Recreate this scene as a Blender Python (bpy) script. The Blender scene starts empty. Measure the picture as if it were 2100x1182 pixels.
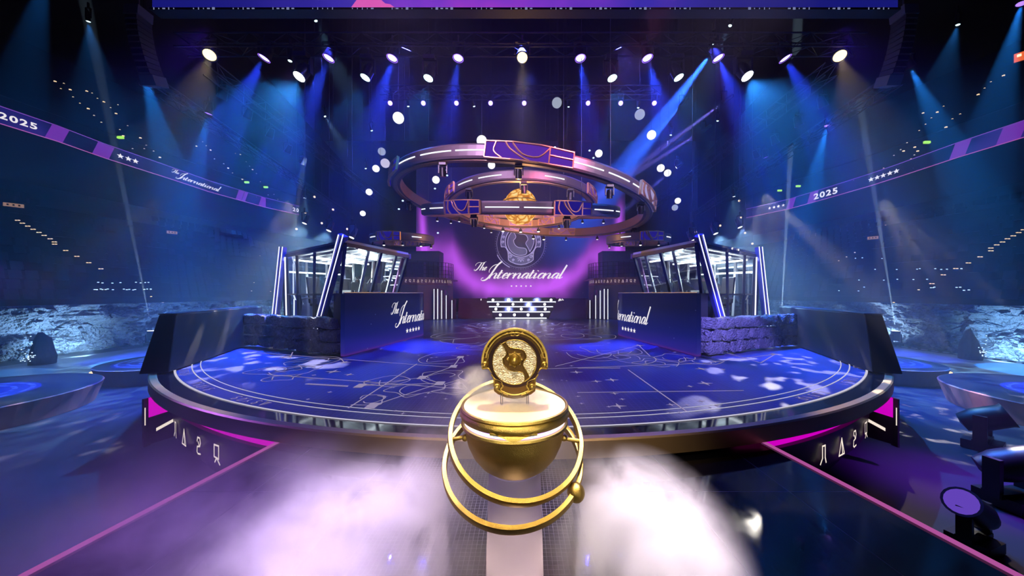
HAZE = .006; FOG = True; FOGSTEP = 1.0
LT = dict(warm=2600, blue=40000, teal=4500, row3=600, side=18000, small=3000, shaft=34000, diag=260000, booth=10000, pillar=650000, wash=9500, gobo=5200, rock=1300, rockwash=2600, walk=1100, floorwash=1300, stone=5000, pool=2600, ringpink=4500, ringfill=4300, key=3000, front=480, rim=3000, fog=42000, fogv=500)
import bpy, math, random
from mathutils import Vector, Matrix, noise
from mathutils.geometry import tessellate_polygon
random.seed(7)
sc = bpy.context.scene
C = sc.collection
PI = math.pi
F_ = 660.0; CX = 1068.0; CY = 602.0; CAMZ = 3.0

def W(px, py, d):
    """a point of the hall seen at this place of the photograph, d metres ahead"""
    return Vector(((px-CX)*d/F_, d, CAMZ-(py-CY)*d/F_))
def FL(px, py, z=1.4):
    d = F_*(CAMZ-z)/(py-CY)
    return Vector(((px-CX)*d/F_, d, z))

# ------------------------------------------------------------------ mesh builder
class MB:
    def __init__(s): s.v = []; s.f = []
    def add(s, vs, fs):
        b = len(s.v); s.v += [Vector(p) for p in vs]; s.f += [tuple(i+b for i in q) for q in fs]
        return s
    def box(s, c, size, m=None):
        x, y, z = size[0]/2, size[1]/2, size[2]/2
        vs = [Vector((a*x, b*y, k*z)) for k in (-1, 1) for b in (-1, 1) for a in (-1, 1)]
        if m is not None: vs = [m @ p for p in vs]
        c = Vector(c)
        return s.add([p+c for p in vs], [(0,2,3,1),(4,5,7,6),(0,1,5,4),(2,6,7,3),(0,4,6,2),(1,3,7,5)])
    def hexa(s, b, t):
        """solid between two quads"""
        return s.add(list(b)+list(t), [(3,2,1,0),(4,5,6,7),(0,1,5,4),(1,2,6,5),(2,3,7,6),(3,0,4,7)])
    def bar(s, a, b, w, h=None, up=Vector((0,0,1))):
        a = Vector(a); b = Vector(b); h = h or w
        d = (b-a); L = d.length
        if L < 1e-6: return s
        d /= L
        x = d.cross(up)
        if x.length < 1e-4: x = d.cross(Vector((0,1,0)))
        x.normalize(); y = x.cross(d)
        q = [(-w/2,-h/2),(w/2,-h/2),(w/2,h/2),(-w/2,h/2)]
        return s.hexa([a+x*i+y*j for i, j in q], [b+x*i+y*j for i, j in q])
    def tube(s, path, r, n=8, closed=False, caps=True):
        path = [Vector(p) for p in path]; N = len(path); vs = []; fs = []
        ref = None
        for i in range(N):
            if closed: t = path[(i+1)%N]-path[i-1]
            else: t = path[min(i+1, N-1)]-path[max(i-1, 0)]
            t.normalize()
            if ref is None:
                ref = t.cross(Vector((0,0,1)))
                if ref.length < 1e-3: ref = t.cross(Vector((0,1,0)))
            ref = (ref - t*ref.dot(t)).normalized(); y = t.cross(ref)
            rr = r[i] if isinstance(r, (list, tuple)) else r
            for k in range(n):
                a = 2*PI*k/n
                vs.append(path[i]+ref*math.cos(a)*rr+y*math.sin(a)*rr)
        M = N if closed else N-1
        for i in range(M):
            j = (i+1) % N
            for k in range(n):
                l = (k+1) % n
                fs.append((i*n+k, i*n+l, j*n+l, j*n+k))
        if not closed and caps:
            fs.append(tuple(range(n))[::-1]); fs.append(tuple((N-1)*n+k for k in range(n)))
        return s.add(vs, fs)
    def lathe(s, prof, n=32, c=(0,0,0), m=None, a0=0, a1=2*PI):
        c = Vector(c); vs = []; fs = []; full = abs(a1-a0-2*PI) < 1e-6
        K = n if full else n+1
        for k in range(K):
            a = a0+(a1-a0)*k/n
            for r, z in prof:
                p = Vector((r*math.cos(a), r*math.sin(a), z))
                if m is not None: p = m @ p
                vs.append(p+c)
        P = len(prof)
        for k in range(n):
            l = (k+1) % K
            for i in range(P-1):
                fs.append((k*P+i, l*P+i, l*P+i+1, k*P+i+1))
        return s.add(vs, fs)
    def ring(s, frame, prof, n=96, a0=0, a1=2*PI):
        """sweep closed profile (radial, axial) round a circle; frame = 4x4"""
        full = abs(a1-a0-2*PI) < 1e-6; K = n if full else n+1; P = len(prof); vs = []; fs = []
        for k in range(K):
            a = a0+(a1-a0)*k/n
            for r, z in prof: vs.append(frame @ Vector((r*math.cos(a), r*math.sin(a), z)))
        for k in range(n):
            l = (k+1) % K
            for i in range(P):
                j = (i+1) % P
                fs.append((k*P+i, l*P+i, l*P+j, k*P+j))
        if not full:
            fs.append(tuple(range(P))[::-1]); fs.append(tuple((K-1)*P+i for i in range(P)))
        return s.add(vs, fs)
    def sphere(s, c, r, n=16, m=8, sc_=(1,1,1)):
        prof = [(r*math.sin(PI*i/m), -r*math.cos(PI*i/m)) for i in range(m+1)]
        prof[0] = (1e-5, -r); prof[-1] = (1e-5, r)
        return s.lathe(prof, n, c, Matrix.Diagonal(Vector((sc_[0], sc_[1], sc_[2]))))
    def slab(s, poly, z0, z1, fn=None, holes=()):
        """flat polygon (u,v) given thickness z0..z1; fn maps (u,v,w) to a point"""
        fn = fn or (lambda u, v, w: Vector((u, v, w)))
        loops = [list(poly)]+[list(h) for h in holes]
        tri = tessellate_polygon([[Vector((p[0], p[1], 0)) for p in l] for l in loops])
        flat = [p for l in loops for p in l]; N = len(flat)
        vs = [fn(p[0], p[1], z0) for p in flat]+[fn(p[0], p[1], z1) for p in flat]
        fs = [tuple(t)[::-1] for t in tri]+[tuple(i+N for i in t) for t in tri]
        b = 0
        for l in loops:
            L = len(l)
            for i in range(L):
                j = (i+1) % L; fs.append((b+i, b+j, b+j+N, b+i+N))
            b += L
        return s.add(vs, fs)
    def strip(s, pts, w, fn, lift=0.0):
        """ribbon stroke along (u,v) points; w number or list; fn maps (u,v,w)"""
        n = len(pts); L = []; R = []
        for i in range(n):
            a = pts[max(i-1, 0)]; b = pts[min(i+1, n-1)]
            dx, dy = b[0]-a[0], b[1]-a[1]; k = math.hypot(dx, dy) or 1
            ww = (w[i] if isinstance(w, (list, tuple)) else w)/2
            L.append(fn(pts[i][0]-dy/k*ww, pts[i][1]+dx/k*ww, lift)); R.append(fn(pts[i][0]+dy/k*ww, pts[i][1]-dx/k*ww, lift))
        vs = L+R
        return s.add(vs, [(i, n+i, n+i+1, i+1) for i in range(n-1)])
    def build(s, name, mat, parent=None, world=False, smooth=False, bevel=0.0):
        off = parent.location if (parent is not None and world) else Vector((0,0,0))
        me = bpy.data.meshes.new(name)
        me.from_pydata([p-off for p in s.v], [], s.f)
        me.validate(); me.update()
        o = bpy.data.objects.new(name, me); C.objects.link(o)
        me.materials.append(mat)
        if smooth:
            me.polygons.foreach_set('use_smooth', [True]*len(me.polygons))
            try: me.set_sharp_from_angle(angle=math.radians(38))
            except Exception: pass
        if parent is not None: o.parent = parent
        if bevel:
            b = o.modifiers.new('bevel', 'BEVEL'); b.width = bevel; b.segments = 2; b.limit_method = 'ANGLE'
        return o

def tag(o, label, cat, group=None, kind=None):
    if label: o['label'] = label
    if cat: o['category'] = cat
    if group: o['group'] = group
    if kind: o['kind'] = kind
    return o
def thing(name, label, cat, loc=(0,0,0), group=None, kind=None):
    o = bpy.data.objects.new(name, None); o.empty_display_size = .2; C.objects.link(o); o.location = loc
    return tag(o, label, cat, group, kind)
def struct(o): o['kind'] = 'structure'; return o
def dup(root, loc=None, label=None, group=None, rot=None):
    r = root.copy(); C.objects.link(r)
    if loc is not None: r.location = loc
    if rot is not None: r.rotation_euler = rot
    if label: r['label'] = label
    if group: r['group'] = group
    for ch in root.children:
        c = ch.copy(); C.objects.link(c); c.parent = r
        for g in ch.children:
            e = g.copy(); C.objects.link(e); e.parent = c
    return r
def aim(src, dst):
    return (Vector(dst)-Vector(src)).to_track_quat('-Z', 'Y').to_euler()
ORD = ['first','second','third','fourth','fifth','sixth','seventh','eighth','ninth','tenth','eleventh','twelfth','thirteenth','fourteenth','fifteenth','sixteenth','seventeenth','eighteenth','nineteenth','twentieth']

# ------------------------------------------------------------------ materials
class NT:
    def __init__(s, name):
        s.m = bpy.data.materials.new(name); s.m.use_nodes = True
        s.t = s.m.node_tree; s.t.nodes.clear()
        s.out = s.t.nodes.new('ShaderNodeOutputMaterial')
    def n(s, kind, **kw):
        nd = s.t.nodes.new('ShaderNode'+kind)
        for k, v in kw.items():
            if hasattr(nd, k) and k not in nd.inputs: setattr(nd, k, v)
            else: nd.inputs[k].default_value = v
        return nd
    def l(s, a, b): s.t.links.new(a, b); return s
    def math(s, op, a, b=None, c=None, clamp=False):
        nd = s.t.nodes.new('ShaderNodeMath'); nd.operation = op; nd.use_clamp = clamp
        for i, x in enumerate((a, b, c)):
            if x is None: continue
            if isinstance(x, (int, float)): nd.inputs[i].default_value = x
            else: s.t.links.new(x, nd.inputs[i])
        return nd.outputs[0]
    def mix(s, fac, a, b):
        nd = s.t.nodes.new('ShaderNodeMix'); nd.data_type = 'RGBA'
        for sock, x in ((nd.inputs['Factor'], fac), (nd.inputs[6], a), (nd.inputs[7], b)):
            if isinstance(x, (int, float)): sock.default_value = x
            elif isinstance(x, tuple): sock.default_value = (*x[:3], 1)
            else: s.t.links.new(x, sock)
        return nd.outputs[2]
    def ramp(s, fac, stops, interp='LINEAR'):
        nd = s.t.nodes.new('ShaderNodeValToRGB'); e = nd.color_ramp.elements; nd.color_ramp.interpolation = interp
        while len(e) < len(stops): e.new(.5)
        for k, (p, col) in enumerate(stops):
            e[k].position = p; e[k].color = (*col, 1) if len(col) == 3 else col
        s.t.links.new(fac, nd.inputs[0]); return nd.outputs[0]
def pbr(name, col, rough=.5, metal=0.0, bump=None, spec=.5, var=None, coat=0):
    k = NT(name); b = k.n('BsdfPrincipled')
    b.inputs['Base Color'].default_value = (*col, 1); b.inputs['Roughness'].default_value = rough
    b.inputs['Metallic'].default_value = metal; b.inputs['Specular IOR Level'].default_value = spec
    if coat: b.inputs['Coat Weight'].default_value = coat
    tc = None
    if bump or var:
        tc = k.n('TexCoord')
    if var:
        nz = k.n('TexNoise'); nz.inputs['Scale'].default_value = var[0]; nz.inputs['Detail'].default_value = 4
        k.l(tc.outputs['Object'], nz.inputs['Vector'])
        c2 = tuple(min(1, x*var[1]) for x in col)
        k.l(k.mix(nz.outputs[0], c2, col), b.inputs['Base Color'])
    if bump:
        nz = k.n('TexNoise'); nz.inputs['Scale'].default_value = bump[0]; nz.inputs['Detail'].default_value = 3
        k.l(tc.outputs['Object'], nz.inputs['Vector'])
        bp = k.n('Bump'); bp.inputs['Strength'].default_value = bump[1]; bp.inputs['Distance'].default_value = bump[2]
        k.l(nz.outputs[0], bp.inputs['Height']); k.l(bp.outputs[0], b.inputs['Normal'])
    k.l(b.outputs[0], k.out.inputs[0]); return k.m
def emit(name, col, strength, sample=False):
    k = NT(name); e = k.n('Emission'); e.inputs[0].default_value = (*col, 1); e.inputs[1].default_value = strength
    k.l(e.outputs[0], k.out.inputs[0])
    k.m.cycles.emission_sampling = 'AUTO' if sample else 'NONE'
    return k.m
def glassmat(name, tint, refl=.12):
    k = NT(name); t = k.n('BsdfTransparent'); t.inputs[0].default_value = (*tint, 1)
    g = k.n('BsdfGlossy'); g.inputs['Roughness'].default_value = .03; g.inputs[0].default_value = (.8,.9,1,1)
    lw = k.n('LayerWeight'); lw.inputs[0].default_value = .35
    mx = k.n('MixShader'); k.l(k.math('MULTIPLY', lw.outputs['Fresnel'], refl*4, clamp=True), mx.inputs[0])
    k.l(t.outputs[0], mx.inputs[1]); k.l(g.outputs[0], mx.inputs[2]); k.l(mx.outputs[0], k.out.inputs[0]); return k.m

M = {}
M['black'] = pbr('black_paint', (.006,.006,.008), .5)
M['blackmatte'] = pbr('black_cloth', (.004,.004,.006), .9)
M['housing'] = pbr('black_lamp_housing', (.012,.012,.015), .4)
M['truss'] = pbr('dark_aluminium', (.05,.055,.065), .4, .6)
M['gold'] = pbr('hammered_gold', (.72,.52,.14), .36, 1.0, bump=(260,.5,.004), var=(14,.72))
M['goldsmooth'] = pbr('satin_gold', (.8,.56,.17), .32, 1.0, bump=(420,.25,.002))
M['bronze'] = pbr('dark_bronze', (.15,.085,.032), .42, 1.0, bump=(90,.3,.002))
M['darkbronze'] = pbr('blackened_bronze', (.05,.028,.03), .4, .9)
M['silverrelief'] = None
M['acrylic'] = None
M['rimgold'] = pbr('brushed_brass', (.42,.3,.17), .42, .6, var=(2.5,.75))
M['copper'] = pbr('painted_copper', (.5,.28,.2), .45, .5, var=(1.3,.7))
M['grille'] = pbr('copper_cutout', (.75,.42,.22), .45, .5)
M['steel'] = pbr('brushed_steel', (.5,.52,.56), .35, .8)
M['whiteframe'] = pbr('white_painted_metal', (.75,.77,.8), .45)
M['navywall'] = None
M['rock'] = pbr('grey_foam_rock', (.17,.19,.25), .9, 0, bump=(7,1.0,.3), var=(2.2,.3))
M['block'] = pbr('rough_stone_block', (.2,.19,.23), .95, 0, bump=(22,1.0,.12), var=(5,.4))
M['blockdark'] = M['block']
M['lens_white'] = emit('lit_white_lens', (1,.99,.96), 7)
M['lens_warm'] = emit('lit_warm_lens', (1,.74,.36), 2.6)
M['lens_blue'] = emit('lit_blue_lens', (.42,.36,1), 4)
M['lens_violet'] = emit('lit_violet_lens', (.4,.2,1), 1.6)
M['lens_dusk'] = emit('dim_violet_lens', (.22,.1,.85), .55)
M['lens_halo'] = emit('lit_violet_rim', (.35,.15,1), 1.2)
M['lens_teal'] = emit('lit_teal_lens', (.6,.95,1), 4)
M['ledwhite'] = emit('white_led_strip', (.86,.88,1), 1.4)
M['ledpink'] = emit('pink_led_line', (1,.2,.75), .42)
M['ledblue'] = emit('blue_led_strip', (.05,.05,1), 2.0)
M['magenta'] = emit('magenta_lightbox', (.72,.0,.6), .85, True)
M['bulb'] = emit('small_warm_bulb', (1,.7,.42), 1.3)
M['bulbcool'] = emit('small_cool_bulb', (.55,.75,1), 1.6)
M['printdim'] = emit('dim_cream_lettering', (.9,.7,.6), .5)
M['print'] = emit('glowing_white_lettering', (1,.95,.98), .95)
M['printwarm'] = emit('glowing_cream_lettering', (1,.86,.74), .95)
# ================================================================== script lettering (drawn as pen strokes)
def crom(p, n=7):
    if len(p) < 3: return list(p)
    q = [p[0]]+list(p)+[p[-1]]; out = []
    for i in range(1, len(q)-2):
        for k in range(n):
            t = k/n; a, b, c, d = q[i-1], q[i], q[i+1], q[i+2]
            out.append(tuple(.5*((2*b[j])+(-a[j]+c[j])*t+(2*a[j]-5*b[j]+4*c[j]-d[j])*t*t+(-a[j]+3*b[j]-3*c[j]+d[j])*t**3) for j in (0,1)))
    out.append(tuple(p[-1])); return out
GL = {
 'n': (.78, [[(-.16,.5),(-.04,.95),(0,1)],[(0,1),(0,.5),(0,0)],[(0,.3),(.2,.85),(.37,1),(.46,.84),(.46,.4),(.47,.08),(.56,0),(.74,.3)]]),
 't': (.42, [[(-.14,.45),(0,1)],[(0,1.55),(0,.8),(0,.2),(.08,0),(.3,.3)],[(-.16,1.0),(.24,1.04)]]),
 'e': (.5, [[(.02,.42),(.25,.55),(.34,.8),(.24,1),(.07,.82),(.01,.45),(.06,.1),(.2,0),(.46,.32)]]),
 'r': (.56, [[(-.14,.5),(-.02,.95),(0,1)],[(0,1),(0,.5),(0,0)],[(0,.35),(.14,.8),(.29,1),(.38,.86)]]),
 'a': (.74, [[(.43,.86),(.28,1),(.1,.82),(.02,.4),(.08,.06),(.2,.03),(.34,.3),(.45,.75)],[(.46,1),(.46,.5),(.47,.12),(.54,0),(.72,.3)]]),
 'i': (.36, [[(-.14,.5),(0,1)],[(0,1),(0,.5),(.01,.12),(.09,0),(.28,.3)],[(.03,1.48),(.035,1.36)]]),
 'o': (.55, [[(.3,1),(.1,.85),(.02,.45),(.08,.08),(.2,0),(.38,.18),(.44,.6),(.38,.92),(.28,1)],[(.38,.92),(.58,.9)]]),
 'l': (.34, [[(-.14,.5),(0,1)],[(0,2.5),(0,1.2),(.01,.15),(.09,0),(.28,.3)]]),
 'h': (.78, [[(0,2.4),(0,1.2),(0,0)],[(0,.3),(.2,.85),(.37,1),(.46,.84),(.46,.4),(.47,.08),(.56,0),(.74,.3)]]),
 'T': (.9, [[(-.38,1.35),(-.55,1.6),(-.45,2.1),(-.1,2.38),(.35,2.3),(.8,2.3),(1.15,2.62)],[(.42,2.2),(.4,1.5),(.34,.6),(.15,.05),(-.12,-.05),(-.28,.15),(-.2,.35)]]),
 'I': (.8, [[(.62,3.2),(.34,2.5),(.26,1.5),(.2,.6),(.02,-.15),(-.34,-.4),(-.62,-.2),(-.58,.12),(-.44,.1)],[(-.14,1.1),(-.3,1.55),(-.2,2.25),(.12,2.6),(.42,2.55),(.62,3.2)]]),
}
def script_strokes():
    """'The International' as (points, widths), 1 unit = x-height, left end near 0, baseline 0"""
    out = []
    def word(txt, x, y, k, sx):
        for ch in txt:
            adv, st = GL[ch]
            for s in st:
                pts = [(x+(p[0]*sx+.62*p[1])*k, y+p[1]*k) for p in s]
                c = crom(pts) if len(pts) > 2 else [pts[0], ((pts[0][0]+pts[1][0])/2, (pts[0][1]+pts[1][1])/2), pts[1]]
                ws = []
                for i in range(len(c)):
                    a = c[max(i-1,0)]; b = c[min(i+1,len(c)-1)]
                    dx, dy = b[0]-a[0], b[1]-a[1]; L = math.hypot(dx, dy) or 1
                    v = max(0, -(dy/L)*.86-(dx/L)*.5)     # heavy on the down stroke
                    ws.append((.1+.2*v**1.5)*k)
                out.append((c, ws))
            x += adv*sx*k
        return x
    word('The', 1.2, 1.5, .62, 1.5)
    x = word('I', 3.35, 0, 1.0, 1.5)
    word('nternational', 3.75, 0, 1.0, 1.95)
    return out
def script_width():
    xs = [p[0] for c, _ in SCRIPT for p in c]; return min(xs), max(xs)
SCRIPT = script_strokes(); SX0, SX1 = script_width()
def script_mb(fn, width, mb=None, lift=.0, tall=1.0):
    """fn(u,v,w): u 0..width, v up; letters scaled to width"""
    mb = mb or MB(); k = width/(SX1-SX0)
    for i, (c, w) in enumerate(SCRIPT):
        mb.strip([((p[0]-SX0)*k, p[1]*k*tall) for p in c], [x*k for x in w], fn, lift+.0004*(i % 5))
    return mb
def star_poly(cx, cy, r, n=5, inner=.42, rot=0):
    return [(cx+math.sin(rot+PI*i/n)*(r if i % 2 == 0 else r*inner), cy+math.cos(rot+PI*i/n)*(r if i % 2 == 0 else r*inner)) for i in range(2*n)]
RUNES = {
 'lam': [[(.0,0),(.22,.3),(.22,1),(.52,1),(.52,.3),(.62,0)]],
 'tri': [[(0,0),(.38,1),(.75,0),(0,0)],[(.38,1),(.5,.0)]],
 'two': [[(.12,.75),(.2,1),(.5,1),(.6,.72),(.5,.5),(.15,.42),(.1,.1),(.25,0),(.6,.05)],[(.3,.72),(.4,.55)]],
 'box': [[(.12,.3),(.12,1),(.62,1),(.62,.25),(.12,.3)],[(.2,.0),(.4,.28),(.75,-.05)]],
 'bar': [[(0,.2),(.9,.75)]],
 'wye': [[(.1,1),(.1,.1)],[(.1,.45),(.5,.8)]],
}
def rune(mb, name, u, v, h, fn, w=.09, lift=0, flip=False):
    for s in RUNES[name]:
        pts = [((u+(-p[0] if flip else p[0])*h), v+p[1]*h) for p in s]
        for a, b in zip(pts, pts[1:]):
            dx, dy = b[0]-a[0], b[1]-a[1]; L = math.hypot(dx, dy) or 1; e = w*h*.4/L
            mb.strip([(a[0]-dx*e, a[1]-dy*e), (b[0]+dx*e, b[1]+dy*e)], w*h, fn, lift)
def text_polys(txt, bold=0.0):
    """outlines of the built-in plain typeface as a mesh (verts, faces)"""
    cu = bpy.data.curves.new('lettering', 'FONT'); cu.body = txt; cu.offset = bold; cu.resolution_u = 3; cu.space_character = 1.18
    o = bpy.data.objects.new('lettering', cu); C.objects.link(o)
    dg = bpy.context.evaluated_depsgraph_get(); ev = o.evaluated_get(dg); me = ev.to_mesh()
    vs = [tuple(v.co) for v in me.vertices]; fs = [tuple(p.vertices) for p in me.polygons]
    ev.to_mesh_clear(); bpy.data.objects.remove(o); bpy.data.curves.remove(cu)
    return vs, fs

# ================================================================== the setting
SCZ = 14.34; SR = 10.86; SZ = 1.4           # centre distance, radius and height of the round stage

k = NT('dark_arena_floor'); b = k.n('BsdfPrincipled'); tc = k.n('TexCoord')
nz = k.n('TexNoise'); nz.inputs['Scale'].default_value = .6; nz.inputs['Detail'].default_value = 6; k.l(tc.outputs['Object'], nz.inputs['Vector'])
k.l(k.mix(nz.outputs[0], (.014,.014,.02), (.04,.04,.05)), b.inputs['Base Color']); b.inputs['Roughness'].default_value = .38
k.l(b.outputs[0], k.out.inputs[0]); M['arena'] = k.m
struct(MB().add([(-46,-6,0),(46,-6,0),(46,56,0),(-46,56,0)], [(0,1,2,3)]).build('floor', M['arena']))
M['roofdark'] = pbr('dark_roof', (.006,.006,.01), .9)
struct(MB().box((0,25,28.2), (112,64,.4)).build('ceiling', M['roofdark']))
struct(MB().box((0,53,14), (112,.5,28)).build('wall_back', M['roofdark']))

# bowl: lower and upper stands each side (stepped terraces curving a little)
BOWL = [(-21.0,-4), (-22.6,4), (-23.2,12), (-22.9,19), (-21.9,26), (-19.6,36), (-17.0,44)]
def bowl_x(y):
    for (x0,y0),(x1,y1) in zip(BOWL, BOWL[1:]):
        if y <= y1: t = (y-y0)/(y1-y0); return x0+(x1-x0)*t
    return BOWL[-1][0]
def out_n(y):
    e = .5; dx = bowl_x(y+e)-bowl_x(y-e); n = Vector((-2*e, dx, 0)).normalized(); return n
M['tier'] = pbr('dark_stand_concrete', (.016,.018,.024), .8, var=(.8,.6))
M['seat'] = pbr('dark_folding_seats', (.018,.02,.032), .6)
SL = .58
def terrace(sign, z0, off0, rows, rise, run):
    mb = MB(); ys = [-4+i*1.5 for i in range(33)]
    prof = []
    for r in range(rows):
        prof.append((off0+r*run, z0+r*rise)); prof.append((off0+(r+1)*run, z0+r*rise))
    P = len(prof); vs = []; fs = []
    for y in ys:
        n = out_n(y)
        for o, z in prof:
            x = bowl_x(y)+n.x*o; vs.append((x if sign < 0 else -x, y+n.y*o, z))
    for i in range(len(ys)-1):
        for j in range(P-1): fs.append((i*P+j, (i+1)*P+j, (i+1)*P+j+1, i*P+j+1))
    return mb.add(vs, fs)
def seats(sign, z0, off0, rows, rise, run, y0, y1):
    mb = MB()
    for r in range(rows):
        y = y0
        while y < y1:
            if not (abs((y-17) % 9) < .7):
                n = out_n(y); o = off0+r*run+run*.62; z = z0+r*rise
                p = Vector((bowl_x(y)+n.x*o, y+n.y*o, z))
                if any(abs(q.y-p.y) < .75 and abs(abs(q.x)-abs(p.x)) < .9 and q.x*sign > 0 for q in CLEAR): y += .55; continue
                t = Vector((-n.y, n.x, 0))
                a = p-t*.22; c = p+t*.22
                q = [a+Vector((0,0,.42)), c+Vector((0,0,.42)), c+n*.1+Vector((0,0,.9)), a+n*.1+Vector((0,0,.9))]
                s2 = [a-n*.4+Vector((0,0,.42)), c-n*.4+Vector((0,0,.42)), c+Vector((0,0,.42)), a+Vector((0,0,.42))]
                if sign > 0: q = [Vector((-v.x, v.y, v.z)) for v in q]; s2 = [Vector((-v.x, v.y, v.z)) for v in s2]
                mb.add(q, [(0,1,2,3)]); mb.add(s2, [(0,1,2,3)])
            y += .55
    return mb
for sgn, side in ((-1, 'left'), (1, 'right')):
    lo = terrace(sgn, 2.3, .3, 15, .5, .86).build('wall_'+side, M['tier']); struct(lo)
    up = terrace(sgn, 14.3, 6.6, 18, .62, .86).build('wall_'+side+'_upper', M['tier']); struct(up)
    # fascia carrying the ribbon board
    mb = MB(); ys = [-4+i*1.5 for i in range(33)]; vs = []; fs = []
    for y in ys:
        n = out_n(y)
        for o, z in ((6.75,9.6),(6.75,14.4)):
            x = bowl_x(y)+n.x*o
            vs.append((x if sgn < 0 else -x, y+n.y*o, z))
    for i in range(len(ys)-1): fs.append((2*i, 2*i+2, 2*i+3, 2*i+1))
    struct(mb.add(vs, fs).build('trim_1' if sgn < 0 else 'trim_2', M['roofdark']))

# ------------------------------------------------------------------ rock barrier along the stands
def rock_wall(sgn, side):
    mb = MB(); vs = []; fs = []; nu, nv = 230, 26
    for i in range(nu+1):
        y = 3+i*(37-3)/nu; n = out_n(y); x0 = bowl_x(y)+.35*abs(n.x)
        for j in range(nv+1):
            v = j/nv; z = 2.42*v
            p = Vector((x0*(1 if sgn < 0 else -1), y, z))
            d = noise.fractal(Vector((y*.7+sgn*9, z*1.3, 3.3)), .75, 2.2, 6)*.8 + noise.noise(Vector((y*1.6, z*1.6, sgn*5)))*.2
            d += .9*abs(noise.noise(Vector((y*.3+4, z*.6+y*.2, sgn*2.0))))-.12*max(0,1-abs(noise.noise(Vector((y*.5-z*.7, z*.3, 8+sgn)))*9))*2
            d += .35*(1-v)
            p += Vector((-n.x*(1 if sgn < 0 else -1), -n.y, 0))*max(-.1, d)
            vs.append(p)
        p = Vector((x0*(1 if sgn < 0 else -1), y, 2.42)); q = n*.6
        vs.append(p+Vector((q.x*(1 if sgn < 0 else -1), q.y, 0)))
    P = nv+2
    for i in range(nu):
        for j in range(P-1): fs.append((i*P+j, (i+1)*P+j, (i+1)*P+j+1, i*P+j+1))
    o = mb.add(vs, fs).build('rock_barrier', M['rock'], smooth=False)
    tag(o, 'blue lit rocky barrier along the foot of the %s stand' % side, 'rock wall')
rock_wall(-1, 'left'); rock_wall(1, 'right')

# ------------------------------------------------------------------ round stage
k = NT('blue_star_chart_floor'); b = k.n('BsdfPrincipled'); tc = k.n('TexCoord')
sep = k.n('SeparateXYZ'); k.l(tc.outputs['Object'], sep.inputs[0])
def gridline(k, coord, pitch, w):
    f = k.math('FRACT', k.math('DIVIDE', coord, pitch)); return k.math('LESS_THAN', f, w)
g1 = k.math('MAXIMUM', gridline(k, sep.outputs[0], .5, .02), gridline(k, sep.outputs[1], .5, .02))
g2 = k.math('MAXIMUM', gridline(k, sep.outputs[0], .083, .22), gridline(k, sep.outputs[1], .083, .22))
nz = k.n('TexNoise'); nz.inputs['Scale'].default_value = .8; nz.inputs['Detail'].default_value = 5; k.l(tc.outputs['Object'], nz.inputs['Vector'])
c1 = k.mix(nz.outputs[0], (.03,.033,.13), (.055,.06,.2))
c2 = k.mix(k.math('MULTIPLY', g2, .3), c1, (.11,.11,.3)); c3 = k.mix(k.math('MULTIPLY', g1, .6), c2, (.005,.006,.04))
k.l(c3, b.inputs['Base Color']); b.inputs['Roughness'].default_value = .3; b.inputs['Specular IOR Level'].default_value = .12
k.l(b.outputs[0], k.out.inputs[0]); M['stagefloor'] = k.m
k = NT('gloss_black_ledge'); b = k.n('BsdfPrincipled'); b.inputs['Base Color'].default_value = (.006,.007,.012,1); b.inputs['Roughness'].default_value = .06
k.l(b.outputs[0], k.out.inputs[0]); M['ledge'] = k.m
M['skirt'] = pbr('dark_plum_skirt', (.035,.01,.03), .45)
M['line'] = emit('glowing_floor_line', (.85,.82,1), .7)
M['linesoft'] = emit('faint_floor_line', (.72,.6,1), .42)

st = thing('round_stage', 'large round raised stage with blue star chart floor and brass rim', 'stage', (0,SCZ,0))
O = Vector((0,SCZ,0))
MB().lathe([(1e-4,SZ),(10.5,SZ)], 128, O).build('stage_deck', M['stagefloor'], st, True)
MB().lathe([(10.5,SZ),(10.5,SZ-.004),(10.74,SZ-.004)], 160, O).build('gloss_ledge', M['ledge'], st, True)
o = MB().lathe([(10.74,SZ-.004),(10.76,SZ+.012),(10.84,SZ+.008),(10.86,SZ-.01),(10.86,SZ-.2),(10.6,SZ-.22)], 200, O).build('brass_rim', M['rimgold'], st, True, smooth=True)
o['label'] = 'brass coloured rim band'
MB().lathe([(10.6,SZ-.22),(10.5,1.18),(10.44,.30),(10.3,.30),(10.3,0)], 128, O).build('base_wall', M['black'], st, True)
def ringline(r, w, z=SZ+.004):
    return MB().lathe([(r-w/2,z),(r+w/2,z)], 200, O)
rl = ringline(10.5, .034); rl.lathe([(10.24,SZ+.004),(10.26,SZ+.004)], 200, O); rl.lathe([(10.107,SZ+.004),(10.123,SZ+.004)], 200, O)
rl.build('ring_line', M['line'], st, True)
lf = lambda u, v, w: Vector((u, v, SZ+.005+w))
def fpt(px, py):
    p = FL(px, py); return (p.x, p.y)
chart = MB()
def fline(pts, w=.024): chart.strip([fpt(*p) for p in pts], w, lf)
for a in ([(528,724),(937,755)],[(1124,757),(1440,746)],[(714,838),(855,747)],[(1288,759),(1408,845)],[(1139,752),(1310,709)],[(1184,806),(1525,802)],
          [(595,735),(600,723)],[(706,744),(699,736)],[(1310,709),(1333,731)],[(1440,746),(1590,727)],[(1490,724),(1560,745)],[(1560,745),(1590,727)],
          [(739,792),(902,787)],[(764,833),(902,787)],[(866,775),(902,787)],[(866,775),(930,752)],[(739,792),(866,775)],[(930,752),(944,733)],
          [(548,769),(1010,803)]): fline(a)
fig = MB()
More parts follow.
